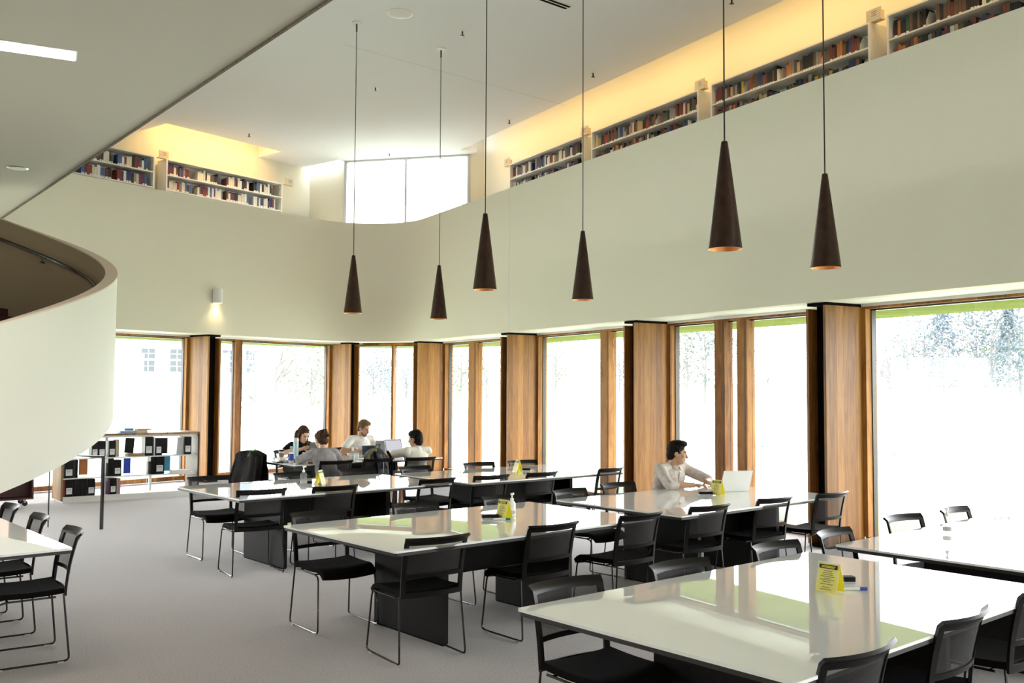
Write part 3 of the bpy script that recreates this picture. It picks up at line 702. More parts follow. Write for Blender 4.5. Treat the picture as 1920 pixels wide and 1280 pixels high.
def shelf_row(fr, o, a, b, z, pal, seed, single, where, left_from, tmin, tmax, sections):
    """a row of books; left end as seen from the room is left_from"""
    rnd = random.Random(seed); a, b = min(a, b)+.05, max(a, b)-.05; pos = left_from == 'a'; n = 0
    Mx = Matrix.Translation((*fr['loc'][:2], 0)) @ Matrix.Rotation(fr['rotz'], 4, 'Z')
    for sct in range(sections):
        x0 = (b-a)*sct/sections; x1 = x0+(b-a)/sections*rnd.uniform(.72, .93); x = x0+.01; lastk = None; run = 0
        while x < x1:
            t = rnd.uniform(tmin, tmax); h = rnd.uniform(.175, .245); d = rnd.uniform(.14, .20)
            if run <= 0: lastk = rnd.choice(pal); run = rnd.choice([1, 1, 1, 1, 2])
            run -= 1
            if rnd.random() < .08: t *= 1.5
            y = (a+x+t/2) if pos else (b-x-t/2)
            if single:
                n += 1
                bo = bpy.data.objects.new('book', BM[lastk]); COL.objects.link(bo)
                bo.matrix_world = Mx @ Matrix.Translation((o+.06, y, z+.001)) @ Matrix.Rotation(-math.pi/2, 4, 'Z') @ Matrix.Diagonal((t*.94, d, h, 1))
                lb = '%s book, %s from the left on %s' % (lastk, ORD(n), where)
                tag(bo, lb, 'book', 'books on the right gallery')
                if rnd.random() < .72:
                    lo = bpy.data.objects.new('call_label', TAGM); COL.objects.link(lo); lo.parent = bo
            else:
                q = STUFF_BY.setdefault(lastk, MB()); q.M = Mx
                q.box(o+.06, o+.06+d, y-t*.47, y+t*.47, z+.001, z+h)
                if rnd.random() < .72:
                    w = STUFF_BY.setdefault('label', MB()); w.M = Mx; w.box(o+.057, o+.0595, y-t*.36, y+t*.36, z+.015, z+.042)
            x += t
        # sloping support at the end of each run
        if sct < sections and x < (x0+(b-a)/sections-.03):
            xe = x+.012; y = (a+xe) if pos else (b-xe)
            SUPPORTS.append((fr, o, y, z, where, sct))
SUPPORTS = []
wr = {0: 'bookcase at the top right edge', 1: 'long bookcase behind the right pendants', 2: 'bookcase right of the fourth pendant'}
for i, (a, b, l) in enumerate(RB):
    ea = max(a, b)-1.85 if i == 0 else min(a, b)
    for r in (1, 2):
        sg = i < 2 or (i == 2 and r == 1)
        shelf_row(FRAME_R, BO_R, ea, max(a, b), BT-PITCHZ*r, PAL_R if i < 3 else PAL_L, 11*i+r, sg, '%s shelf, %s' % ('upper' if r == 1 else 'lower', wr.get(i, '')), 'b', .034, .058, 4 if i in (1,) else 3)
for i, (a, b, l) in enumerate(LBk):
    for r in (1, 2): shelf_row(FRAME_L, BO_L, a, b, BT-PITCHZ*r, PAL_L, 71*i+r, False, '', 'b', .034, .06, 4)
# all farther books as one mass
STF = MB(); mats_ = []; me = bpy.data.meshes.new('shelved_books'); idx = []
for k, q in STUFF_BY.items():
    mats_.append('white_paper' if k == 'label' else 'book_'+k); base = len(STF.v); STF.v += q.v; STF.f += [tuple(i+base for i in f) for f in q.f]; idx += [len(mats_)-1]*len(q.f)
me.from_pydata([tuple(v) for v in STF.v], [], STF.f); me.update()
for m_ in mats_: me.materials.append(MATS[m_])
for p, i in zip(me.polygons, idx): p.material_index = i
so_ = bpy.data.objects.new('shelved_books', me); COL.objects.link(so_); tag(so_, 'rows of small distant books on the left gallery and far right gallery shelves', 'books', None, 'stuff')
spm = None
for k, (fr, o, y, z, where, sct) in enumerate(SUPPORTS):
    if fr is FRAME_L or not where.endswith(('edge', 'pendants', 'pendant')): continue
    Mx = Matrix.Translation((*fr['loc'][:2], 0)) @ Matrix.Rotation(fr['rotz'], 4, 'Z')
    if spm is None:
        q = MB(); q.add([(0, -.002, 0), (.15, -.002, 0), (.15, -.002, .20), (.06, -.002, .20), (.0, -.002, .09), (0, .002, 0), (.15, .002, 0), (.15, .002, .20), (.06, .002, .20), (0, .002, .09)],
            [(0, 1, 2, 3, 4), (9, 8, 7, 6, 5), (0, 5, 6, 1), (1, 6, 7, 2), (2, 7, 8, 3), (3, 8, 9, 4), (4, 9, 5, 0)])
        so2 = q.build('bookend', 'white_steel'); spm = so2.data
    else: so2 = bpy.data.objects.new('bookend', spm); COL.objects.link(so2)
    so2.matrix_world = Mx @ Matrix.Translation((o+.05, y, z+.001))
    tag(so2, 'white steel bookend after book run %d, %s' % (sct+1, where), 'bookend', 'bookends on the right gallery')
# range signs standing on the bookcases
def range_sign(fr, o, x, wall, label):
    s = (rs if fr is FRAME_R else ls)(x, o); Mx = Matrix.Translation((*fr['loc'][:2], 0)) @ Matrix.Rotation(fr['rotz'], 4, 'Z'); p = Mx @ Vector((o+.02, s, BT))
    t = thing('range_sign', label, 'sign', tuple(p), fr['rotz'], 'range signs on the gallery bookcases')
    q = MB(); q.box(0, .012, -.11, .11, .02, .16); q.box(0, .09, -.11, .11, 0, .02); q.box(.012, .07, -.11, -.10, .02, .12); q.build('holder', 'clear_plastic' if False else 'cream_board', t)
    q = MB(); q.box(-.002, 0, -.095, .095, .035, .15); c_ = q.build('card', 'book_cream', t)
    for z, w in ((.115, .07), (.09, .05), (.065, .06)): q = MB(); q.box(-.0032, -.002, -w/2-.02, w/2, z, z+.009); q.build('print_line', 'brown_sleeve', c_)
    return t
range_sign(FRAME_R, BO_R, 1645, OR, 'small range sign on the top right bookcase, at the top edge')
range_sign(FRAME_R, BO_R, 1312, OR, 'small range sign on the right gallery just left of the largest pendant cable')
range_sign(FRAME_R, BO_R, 1093, OR, 'small range sign on the right gallery by the fourth pendant cable')
range_sign(FRAME_R, BO_R, 946, OR, 'small range sign at the corner end of the right gallery')
range_sign(FRAME_L, BO_L, 299, OL, 'small range sign on the left gallery under the warm cove')
range_sign(FRAME_L, BO_L, 538, OL, 'small range sign at the corner end of the left gallery')
# ================================================================== LOW BOOKCASE BY THE FAR WINDOW
f0, f1 = at_z(117, 943.5, 0), at_z(352, 929, 0); fd = (f1-f0).normalized(); BL = 2.02; BD = .60
lb = thing('low_bookcase', 'low open double-sided bookcase with wood top below the far left window', 'bookcase', (f0.x, f0.y, 0), math.atan2(fd.y, fd.x))
q = MB(); q.rbox(-.03, BL+.03, -.02, BD+.02, 1.00, 1.03, .01); q.build('top', 'oak', lb)
q = MB(); q.box(-.03, 0, -.01, BD, .03, 1.00); q.build('end_panel', 'oak', lb)
q = MB(); q.box(BL, BL+.03, -.01, BD, .03, 1.00); q.build('end_panel', 'dark_oak', lb)
q = MB(); q.box(.0, BL, .0, BD, .0, .09); q.build('base', 'white_steel', lb)
for z in (.37, .665):
    for y0, y1 in ((.01, .27), (.33, .59)): q = MB(); q.box(.002, BL-.002, y0, y1, z-.018, z); q.build('shelf', 'white_steel', lb)
q = MB(); q.box(.002, BL-.002, .02, .58, .965, .998); q.build('top_rail', 'white_steel', lb)
for x in (.68, 1.36): q = MB(); q.box(x-.02, x+.02, .28, .32, .09, .965); q.build('post', 'white_steel', lb)
def lx(px): # distance along the case of a picture column
    v = pixel_ray(px, 880); n = V2(-fd.y, fd.x); qv = V2(f0.x, f0.y); t = qv.dot(n)/(v.x*n.x+v.y*n.y); return (V2(v.x, v.y)*t-qv).dot(V2(fd.x, fd.y))
LM = Matrix.Translation((f0.x, f0.y, 0)) @ Matrix.Rotation(math.atan2(fd.y, fd.x), 4, 'Z')
def onshelf(nm, mat, x0, x1, z, h, d, label, cat, lab=False, tilt=0, y0=.03, grp=None):
    a, b = lx(x0), lx(x1); w = b-a
    o = MB().box(-w/2, w/2, 0, d, 0, h).build(nm, mat); o.matrix_world = LM @ Matrix.Translation((a+w/2, y0, z+.001)) @ Matrix.Rotation(tilt, 4, 'Y'); tag(o, label, cat, grp)
    if lab:
        q = MB(); q.box(-w*.36, w*.36, -.003, -.0005, h*.14, h*.50); c_ = q.build('paper_label', 'paper_label', o)
        q = MB(); q.box(-w*.26, w*.26, -.004, -.003, h*.39, h*.44); q.box(-w*.26, w*.2, -.004, -.003, h*.33, h*.36); q.build('print_line', 'grey_plastic', c_)
    return o
R1, R2, R3 = .665, .37, .09
G = 'files and books in the low bookcase'
onshelf('magazine_file', 'black_plastic', 172, 184.5, R1, .255, .2, 'black magazine file with white label, leftmost on the top shelf of the low bookcase', 'file box', True, grp=G)
onshelf('magazine_file', 'black_plastic', 184.8, 198, R1, .25, .2, 'second black magazine file from the left, top shelf of the low bookcase', 'file box', True, grp=G)
onshelf('magazine_file', 'black_plastic', 204, 217, R1, .25, .2, 'third black magazine file beside the yellowish sheet, top shelf of low bookcase', 'file box', True, grp=G)
onshelf('magazine', 'cream_board', 217.5, 229, R1, .265, .012, 'yellowish magazine leaning face out on the top shelf of the low bookcase', 'magazine', y0=.2, grp=G)
onshelf('book', 'black_plastic', 237, 254, R1+.045, .24, .03, 'tilted black book facing out, top shelf of the low bookcase', 'book', tilt=.07, y0=.14, grp=G)
onshelf('book', 'brown_sleeve', 241, 272, R1, .04, .2, 'brown book lying flat on the top shelf of the low bookcase', 'book', grp=G)
onshelf('magazine_file', 'black_plastic', 272, 287, R1, .30, .2, 'tall black magazine file right of the flat brown book, top shelf', 'file box', True, grp=G)
onshelf('book', 'grey_metal', 288.5, 291, R1, .29, .18, 'thin grey book between two tall black magazine files, top shelf', 'book', grp=G)
onshelf('magazine_file', 'black_plastic', 292, 304, R1, .275, .2, 'black magazine file right of the thin grey book, top shelf', 'file box', True, grp=G)
onshelf('book', 'black_plastic', 307, 319, R1+.02, .25, .025, 'dark book facing out near the right of the top shelf of the low bookcase', 'book', y0=.16, grp=G)
onshelf('book', 'grey_plastic', 331, 342, R1, .27, .19, 'grey book leaning near the right end of the top shelf of the low bookcase', 'book', tilt=.08, grp=G)
onshelf('magazine_file', 'black_plastic', 346, 359, R1, .28, .2, 'black magazine file at the right end of the top shelf of the low bookcase', 'file box', True, grp=G)
onshelf('magazine_file', 'black_plastic', 122, 139, R2, .26, .2, 'black magazine file at the left end of the middle shelf of the low bookcase', 'file box', True, grp=G)
onshelf('book', 'black_plastic', 140.5, 147, R2, .27, .19, 'black book second on the middle shelf of the low bookcase', 'book', grp=G)
onshelf('book', 'book_orange', 153, 169, R2+.03, .24, .03, 'orange brown book facing out on the middle shelf of the low bookcase', 'book', y0=.16, grp=G)
onshelf('book', 'black_plastic', 203.5, 208.5, R2, .27, .2, 'thick black volume left of a labelled file, middle shelf', 'book', grp=G)
onshelf('book', 'black_plastic', 209, 214, R2, .275, .2, 'black volume touching a labelled file, middle shelf', 'book', grp=G)
onshelf('magazine_file', 'black_plastic', 214.5, 228.5, R2, .245, .2, 'black labelled magazine file left of the blue book, middle shelf', 'file box', True, grp=G)
onshelf('book', 'blue_plastic', 237, 250, R2+.02, .24, .03, 'bright blue book facing out on the middle shelf of the low bookcase', 'book', y0=.16, grp=G)
for k, x in enumerate((283.5, 287.5)): onshelf('book', 'black_plastic', x, x+3.6, R2, .285, .2, ('first', 'second')[k]+' of two thin black volumes left of a labelled file, middle shelf', 'book', grp=G)
onshelf('magazine_file', 'black_plastic', 292, 309, R2, .28, .2, 'black labelled magazine file left of the cyan book, middle shelf', 'file box', True, grp=G)
pbr('cyan_cover', (.05, .30, .50), .4)
onshelf('book', 'cyan_cover', 311, 324, R2+.035, .24, .03, 'cyan book facing out on the middle shelf of the low bookcase', 'book', y0=.14, grp=G)
onshelf('paper_stack', 'white_paper', 323, 358, R2, .045, .2, 'stack of white journals lying flat at the right of the middle shelf', 'papers', grp=G)
onshelf('book', 'book_dark red', 119, 123.5, R3, .28, .2, 'red book at the left end of the bottom shelf of the low bookcase', 'book', grp=G)
onshelf('magazine_file', 'black_plastic', 124, 139, R3, .26, .2, 'black labelled magazine file right of the red book, bottom shelf', 'file box', True, grp=G)
for k in range(4):
    onshelf('book', 'black_plastic', 140+6.2*k, 145.8+6.2*k, R3, .27, .2, ('first', 'second', 'third', 'fourth')[k]+' of four black bound volumes on the bottom shelf of the low bookcase', 'book', grp=G)
onshelf('magazine_file', 'black_plastic', 166, 180, R3, .25, .2, 'black labelled magazine file right of the four bound volumes, bottom shelf', 'file box', True, grp=G)
onshelf('book', 'book_plum', 204, 207.5, R3, .29, .2, 'thin plum book left of a file at the middle of the bottom shelf', 'book', grp=G)
onshelf('magazine_file', 'black_plastic', 208, 220, R3, .245, .2, 'black labelled magazine file between plum and tan books, bottom shelf', 'file box', True, grp=G)
onshelf('book', 'book_tan', 220.5, 223, R3, .24, .2, 'thin tan book on the bottom shelf of the low bookcase', 'book', grp=G)
pbr('mauve', (.42, .22, .30), .6)
onshelf('book', 'mauve', 223.5, 227.5, R3, .24, .2, 'mauve book right of the thin tan book, bottom shelf', 'book', grp=G)
for k, (x0, x1, z) in enumerate(((196, 203, R2), (272, 283, R2), (196, 203, R3), (270, 283, R3))):
    a, b = lx(x0), lx(x1); o = MB().add([(0, -.0015, 0), (.19, -.0015, 0), (.19, -.0015, .20), (.03, -.0015, .20), (0, -.0015, .16), (0, .0015, 0), (.19, .0015, 0), (.19, .0015, .20), (.03, .0015, .20), (0, .0015, .16)],
        [(0, 1, 2, 3, 4), (9, 8, 7, 6, 5), (0, 5, 6, 1), (1, 6, 7, 2), (2, 7, 8, 3), (3, 8, 9, 4), (4, 9, 5, 0)]).build('bookend', 'white_steel')
    o.matrix_world = LM @ Matrix.Translation((b-.065, .02, z+.001)) @ Matrix.Rotation(math.radians(72), 4, 'Z')
    tag(o, 'white steel bookend, %s on the %s shelf of the low bookcase' % (('left one', 'right one')[k % 2], ('middle', 'bottom')[k//2]), 'bookend', 'bookends in the low bookcase')
pbr('pale_blue_cover', (.22, .36, .62), .5)
for nm, m_, x0, x1, y0, z, h, l in (('book', 'pale_blue_cover', 227, 258, .10, 1.03, .030, 'blue book lying at the left on top of the low bookcase'), ('book', 'cream_board', 256, 279, .12, 1.03, .035, 'cream book lying flat on top of the low bookcase, under a wider tan one'),
                            ('book', 'pale_blue_cover', 242, 259, .30, 1.03, .065, 'thick pale blue book behind the others on top of the low bookcase'), ('book', 'book_tan', 259.5, 286, .10, 1.067, .022, 'tan book lying on the cream one on top of the low bookcase')):
    onshelf(nm, m_, x0, x1, z, h, .17, l, 'book', y0=y0, grp='books lying on the low bookcase')
# book truck mostly behind the stair
kt = at_z(62, 938, .08); bt = thing('book_truck', 'dark red wooden book cart on casters at the far left behind the stair', 'cart', (kt.x, kt.y, 0), math.atan2(fd.y, fd.x))
for x in (-.95, -.02): q = MB(); q.box(x, x+.025, 0, .45, .10, 1.02); q.build('end_panel', 'maroon_laminate', bt)
for z in (.10, .42, .74): q = MB(); q.box(-.925, -.02, .0, .45, z, z+.025); q.build('shelf', 'maroon_laminate', bt)
q = MB(); q.box(-.925, -.02, .22, .24, .125, 1.0); q.build('divider', 'maroon_laminate', bt)
for x in (-.85, -.10):
    for y in (.06, .39):
        q = MB(); q.tube([(x, y-.016, .04), (x, y+.016, .04)], .038, 14); w = q.build('caster', 'rubber', bt, True)
        q = MB(); q.box(x-.012, x+.012, y-.022, y+.022, .05, .10); q.build('fork', 'grey_metal', w)
# ================================================================== THINGS ON THE TABLES
def tent(p, deg, label, w=.115, h=.145):
    t = thing('tent_sign', label, 'sign', (p.x, p.y, TH), math.radians(deg), 'yellow tent signs')
    hb = .042
    for s in (-1, 1):
        f = lambda u, v: (u*w/2, s*(hb*(1-v)+.0035), v*h+.001)
        MB().slab(lambda u, v: f(u*1.06, v*1.03-.01), [-1, 1], [0, 1], lambda i, j: True, .003).build('holder', 'clear_acrylic', t)
        sh = MB().slab(lambda u, v: tuple(Vector(f(u, .03+.94*v))-Vector((0, s*.004, 0))), [-1, 1], [0, 1], lambda i, j: True, .0012).build('sheet', 'yellow_paper', t)
        out = Vector((0, s*.0028, 0))
        def strip(u0, u1, v0, v1, m_, nm, par, k=1.0):
            MB().slab(lambda u, v: tuple(Vector(f(u, v))+out*k), [u0, u1], [v0, v1], lambda i, j: True, .0006).build(nm, m_, par)
        strip(-.86, .86, .80, .93, 'ink', 'title_bar', sh)
        strip(-.66, .66, .875, .895, 'yellow_paper', 'title_print', sh, 1.4); strip(-.60, .62, .835, .855, 'yellow_paper', 'title_print', sh, 1.4)
        for v, a in ((.72, .42), (.66, .5), (.60, .5), (.54, .7), (.48, .3), (.43, .72), (.37, .4), (.29, .62), (.19, .35), (.12, .55)): strip(-a, a*.9, v, v+.014, 'ink', 'print_line', sh)
    return t
tent(Vector((4.37, 2.60, 0)), 90, 'yellow tent sign with black title bar on the foreground table')
tent(Vector((4.87, 5.69, 0)), 90, 'yellow tent sign beside the white pump bottle on the middle table')
tent(Vector((5.10, 8.93, 0)), 40, 'pale yellow tent sign right of the clear pump bottle')
tent(Vector((7.56, 5.68, 0)), 90, 'yellow tent sign before the lone man and his white laptop')
tent(Vector((7.73, 8.78, 0)), 75, 'small yellow tent sign farthest right at the back, before the walnut pier')
def eraser(p, deg, label, bar='ink'):
    t = thing('marker_set', label, 'eraser', (p.x, p.y, TH), math.radians(deg), 'whiteboard erasers with markers')
    q = MB(); q.rbox(-.065, .065, -.026, .026, 0, .012, .006); q.build('felt', 'grey_plastic', t)
    q = MB(); q.rbox(-.065, .065, -.026, .026, .012, .036, .006); q.build('grip', 'dark_laminate', t)
    return t
def marker(p, deg, label, cap):
    t = thing('marker', label, 'marker pen', (p.x, p.y, TH), math.radians(deg), 'whiteboard markers')
    q = MB(); q.tube([(-.065, 0, .0085), (.03, 0, .0085)], .008, 10); q.build('barrel', 'white_plastic', t, True)
    q = MB(); q.tube([(.031, 0, .0085), (.068, 0, .0085)], .0085, 10); q.build('cap', cap, t, True)
eraser(Vector((4.62, 2.68, 0)), -40, 'black whiteboard eraser behind the tent sign on the foreground table')
marker(Vector((4.50, 2.545, 0)), -38, 'blue capped marker beside the tent sign on the foreground table', 'blue_plastic')
pbr('green_cap', (.02, .25, .12), .4)
eraser(Vector((4.77, 5.74, 0)), -28, 'dark eraser left of the tent sign on the middle table')
marker(Vector((4.80, 5.635, 0)), -30, 'green capped marker at the foot of the tent sign on the middle table', 'green_cap')
eraser(Vector((4.985, 9.02, 0)), -35, 'eraser between pump bottle and pale yellow tent sign')
eraser(Vector((7.46, 5.745, 0)), -35, 'dark eraser left of the tent sign before the lone man')
eraser(Vector((7.90, 8.84, 0)), -35, 'small eraser right of the farthest tent sign')
def pump(p, label, h=.13, r=.034, body='clear_acrylic'):
    t = thing('pump_bottle', label, 'bottle', (p.x, p.y, TH), 0.6, 'sanitizer bottles')
    q = MB(); q.lathe([(r*.95, 0), (r, .006), (r, h*.78), (r*.8, h*.92), (.013, h)], n=20); q.build('bottle', body, t, True)
    q = MB(); q.lathe([(.014, h), (.014, h+.02), (.006, h+.022), (.006, h+.045), (.012, h+.047), (.012, h+.06)], n=14); q.tube([(0, 0, h+.054), (.045, 0, h+.056), (.052, 0, h+.046)], .0055, 6); q.build('pump_head', 'white_plastic', t, True)
    q = MB(); q.lathe([(r+.0008, .02), (r+.0008, .045)], n=20, cap=False); q.build('label_band', 'grey_plastic', t)
pump(Vector((4.93, 8.97, 0)), 'clear pump bottle left of the pale yellow tent sign', .135, .036)
pump(Vector((5.02, 5.77, 0)), 'white pump bottle right behind the tent sign on the middle table', .12, .03, 'white_plastic')
pump(Vector((6.81, 3.13, 0)), 'clear pump bottle on the bare table by the right window', .12, .03)
def laptop(p, deg, label, shell, open_deg=108, screen='screen_grey', w=.32, d=.22):
    t = thing('laptop', label, 'laptop', (p[0], p[1], TH), math.radians(deg), 'open laptops')
    q = MB(); q.rbox(-w/2, w/2, -d/2, d/2, .002, .016, .012); q.build('base', shell, t)
    q = MB(); q.box(-w*.42, w*.42, -.01, d*.40, .0162, .0175); q.build('keyboard', 'black_plastic' if shell != 'white_plastic' else 'grey_plastic', t)
    a = math.radians(open_deg-90); f = lambda x, v, k: (x, d/2+v*math.sin(a)+k*math.cos(a), .016+v*math.cos(a)-k*math.sin(a))
    hh = d*.98
    def pl(x0, x1, v0, v1, k0, k1): q = MB(); q.add([f(x0, v0, k0), f(x1, v0, k0), f(x1, v0, k1), f(x0, v0, k1), f(x0, v1, k0), f(x1, v1, k0), f(x1, v1, k1), f(x0, v1, k1)], [(0, 3, 2, 1), (4, 5, 6, 7), (0, 1, 5, 4), (1, 2, 6, 5), (2, 3, 7, 6), (3, 0, 4, 7)]); return q
    l = pl(-w/2, w/2, 0, hh, 0, .008).build('lid', shell, t)
    b = pl(-w/2+.004, w/2-.004, .004, hh-.004, -.0008, 0).build('bezel', 'black_plastic', l)
    s = pl(-w/2+.014, w/2-.014, .02, hh-.014, -.0016, -.0008).build('screen', screen, l)
    return t
# (local -y is where the user sits)
laptop((7.98, 5.86), 180-24, 'white laptop open before the man in the beige shirt', 'white_plastic', 112)
laptop((6.72, 12.12), 180+24, 'dark laptop seen from behind its lid, before the woman in black', 'dark_edge', 100, w=.36, d=.25)
laptop((8.20, 11.98), 6, 'laptop with its lit screen toward the camera, before the man in the cream shirt', 'grey_metal', 106, 'screen_glow', w=.33, d=.24)
laptop((8.16, 12.46), 180-10, 'silver laptop seen from behind, before the man in the white T-shirt', 'grey_metal', 108)
def bottle(p, prof, mat, label, extra=(), cat='bottle', nm='water_bottle'):
    t = thing(nm, label, cat, (p[0], p[1], TH)); MB().lathe(prof, n=20).build('body', mat, t, True)
    for n_, pr, m_ in extra: MB().lathe(pr, n=20).build(n_, m_, t, True)
bottle((6.25, 11.72), [(.030, 0), (.034, .01), (.034, .14), (.030, .165), (.015, .195)], 'clear_acrylic', 'clear water bottle with a blue label and teal cap', (('label_band', [(.0345, .035), (.0345, .125)], 'blue_plastic'), ('cap', [(.016, .195), (.016, .222)], 'teal_cap'), ('water', [(.030, .004), (.031, .03), (.031, .135)], 'clear_plastic')))
bottle((6.77, 12.56), [(.034, 0), (.037, .01), (.037, .22), (.036, .24)], 'pale_blue', 'tall pale blue flask with a white and black lid', (('collar', [(.038, .24), (.038, .27)], 'white_plastic'), ('lid', [(.035, .27), (.035, .288)], 'white_plastic'), ('carry_loop', [(.026, .288), (.026, .300)], 'black_plastic')))
bottle((6.46, 12.40), [(.028, 0), (.040, .115)], 'white_plastic', 'paper coffee cup with black lid and brown sleeve', (('sleeve', [(.0325, .035), (.0395, .09)], 'brown_sleeve'), ('lid', [(.043, .115), (.043, .125), (.036, .14)], 'black_plastic')), 'cup', 'coffee_cup')
bottle((6.38, 11.56), [(.032, 0), (.044, .14), (.046, .145)], 'white_plastic', 'white plastic cup left of the woman in the grey shirt', (), 'cup', 'cup')
bottle((7.22, 11.74), [(.040, 0), (.042, .01), (.040, .07), (.014, .125)], 'clear_acrylic', 'clear spray bottle right of the woman in the grey shirt', (('sprayer', [(.015, .125), (.015, .155), (.010, .175)], 'white_plastic'), ('liquid', [(.036, .004), (.036, .06)], 'clear_plastic')), 'bottle', 'spray_bottle')
bottle((7.36, 11.86), [(.036, 0), (.036, .09), (.013, .14)], 'clear_acrylic', 'second clear bottle right behind the spray bottle', (('cap', [(.014, .14), (.014, .16)], 'white_plastic'), ('liquid', [(.032, .004), (.032, .08)], 'clear_plastic')), 'bottle', 'spray_bottle')
bottle((8.22, 12.60), [(.036, 0), (.05, .06), (.05, .11), (.03, .13)], 'orange_plastic', 'orange tumbler before the man in the white T-shirt', (), 'cup', 'tumbler')
def sheet(x, y, deg, w, d, mat, label, nm='paper', h=.004, cat='paper', grp='papers on the crowded table'):
    o = MB().box(-w/2, w/2, -d/2, d/2, 0, h).build(nm, mat, None, False, (x, y, TH), math.radians(deg)); tag(o, label, cat, grp)
sheet(6.62, 12.62, 12, .30, .22, 'white_paper', 'white paper behind the coffee cup on the crowded table')
sheet(6.30, 11.98, -10, .30, .21, 'black_plastic', 'black tablet lying left behind the bottle with the blue label', 'tablet', .010, 'tablet', None)
sheet(6.56, 11.62, 8, .24, .17, 'dark_edge', 'dark notebook lying between the blue bottle and white cup', 'notebook', .012, 'notebook', None)
sheet(6.62, 12.02, 20, .28, .21, 'white_paper', 'white sheet near the dark laptop on the crowded table')
sheet(7.05, 11.62, -6, .30, .21, 'white_paper', 'white sheet under the arms of the woman in the grey shirt')
sheet(7.62, 11.80, 6, .42, .28, 'white_paper', 'open white sheets behind the backpack on the crowded table')
sheet(6.86, 12.34, 4, .16, .10, 'orange_plastic', 'small orange packet beside the tall pale blue flask', 'packet', .02, 'packet', None)
# open blue book held up by the man in the white T-shirt
bk = thing('open_book', 'blue covered book propped open before the man in the white T-shirt', 'book', (7.88, 12.34, TH), math.radians(-20))
for s in (-1, 1):
    MB().slab(lambda u, v: (s*u*.10, .05-.04*u+.05*v, .004+.14*v), [0, .5, 1], [0, 1], lambda i, j: True, .004).build('cover', 'denim', bk)
    MB().slab(lambda u, v: (s*u*.095, .060-.04*u+.05*v, .010+.128*v), [0, .5, 1], [0, 1], lambda i, j: True, .006).build('pages', 'white_paper', bk)
# ================================================================== BACKPACK, JACKET
from mathutils import noise as nz
def blob(prims, voxel, smooth=3, nm='tmp'):
    """union of closed shapes as one continuous surface"""
    q = MB()
    for pr in prims: pr(q)
    me = bpy.data.meshes.new(nm); me.from_pydata([tuple(v) for v in q.v], [], q.f); me.update()
    o = bpy.data.objects.new(nm, me); COL.objects.link(o)
    m = o.modifiers.new('r', 'REMESH'); m.mode = 'VOXEL'; m.voxel_size = voxel; m.use_smooth_shade = True
    s = o.modifiers.new('s', 'SMOOTH'); s.iterations = smooth; s.factor = .5
    dg = bpy.context.evaluated_depsgraph_get(); me2 = bpy.data.meshes.new_from_object(o.evaluated_get(dg))
    bpy.data.objects.remove(o); bpy.data.meshes.remove(me)
    for p in me2.polygons: p.use_smooth = True
    return me2
def mobj(nm, me, mat, parent=None):
    me.name = nm; me.materials.clear(); me.materials.append(MATS[mat]); o = bpy.data.objects.new(nm, me); COL.objects.link(o)
    if parent is not None: o.parent = parent
    return o
E_ = lambda c, r, R=None: (lambda q: q.ell(c, r, R, 18, 11))
def cap(a, b, r0, r1, n=5):
    a, b = Vector(a), Vector(b)
    def f(q):
        m = max(2, int((b-a).length/(min(r0, r1)*.8))+1)
        for i in range(m+1):
            t = i/m; r = r0+(r1-r0)*t; q.ell(a.lerp(b, t), (r, r, r), None, 12, 8)
    return f
bp = thing('backpack', 'black backpack with straps standing on a chair at the crowded table', 'backpack', (7.24, 11.16, .45), math.radians(5))
me = blob([E_((0, .03, .20), (.20, .14, .20)), E_((0, .02, .34), (.18, .13, .15)), E_((0, -.08, .15), (.165, .09, .14)), E_((.06, .02, .08), (.17, .13, .09)), E_((-.06, .02, .08), (.17, .13, .09))], .012)
mobj('bag', me, 'nylon_black', bp)
def strap(pts, nm='strap', mat='nylon_black', r=.012):
    q = MB(); q.tube(pts, r, 6); return q.build(nm, mat, bp, True)
strap([(-.11, -.10, .44), (-.13, -.16, .36), (-.13, -.19, .22), (-.12, -.17, .08), (-.10, -.13, .0)], mat='black_fabric', r=.02)
strap([(.11, -.10, .44), (.13, -.16, .36), (.13, -.19, .22), (.12, -.17, .08), (.10, -.13, .0)], mat='black_fabric', r=.02)
strap([(-.04, .0, .48), (-.03, -.04, .53), (.03, -.04, .53), (.04, .0, .48)], 'grab_loop', r=.008)
strap([(-.02, -.13, .40), (-.025, -.19, .30), (-.03, -.2, .16)], 'cord', 'grey_plastic', .004); strap([(.03, -.13, .40), (.05, -.19, .28), (.06, -.19, .12)], 'cord', 'grey_plastic', .004)
mobj('rolled_jacket', blob([cap((-.15, -.02, .42), (-.06, -.05, .46), .035, .03), cap((-.15, -.02, .42), (-.18, -.04, .34), .035, .03)], .012), 'olive_cloth', bp)
q = MB(); q.lathe([(.05, 0), (.055, .01), (.05, .02)], (0, 0, 0), 20); bb = q.build('buckle_patch', 'olive_cloth', bp, True); bb.location = (.10, -.17, .07); bb.rotation_euler = (math.radians(90), 0, 0)
jk = thing('jacket', 'black jacket with green strap hung over a chair at the crowded table', 'jacket', (6.20, 12.25, 0), math.radians(-90))
def jf(u, v):
    # v 0 front hem -> .5 over the chair's top edge -> 1 back hem
    n_ = nz.noise(Vector((u*2.2, v*5, .3)))*.035; w = .30+.05*abs(v-.5)*2
    if v < .5: t = (.5-v)/.5; y = -.20+.02*t+n_*.6; z = .86-.32*t
    else: t = (v-.5)/.5; y = -.335-.06*t-.05*math.sin(3*t)*t+n_; z = .86-.60*t
    z += .03*math.sin(math.pi*(v*2 % 1))*0
    if abs(v-.5) < .06: z = .885
    return (w*u, y+.02*math.sin(u*5+v*3), z+n_*.5-.05*u*u)
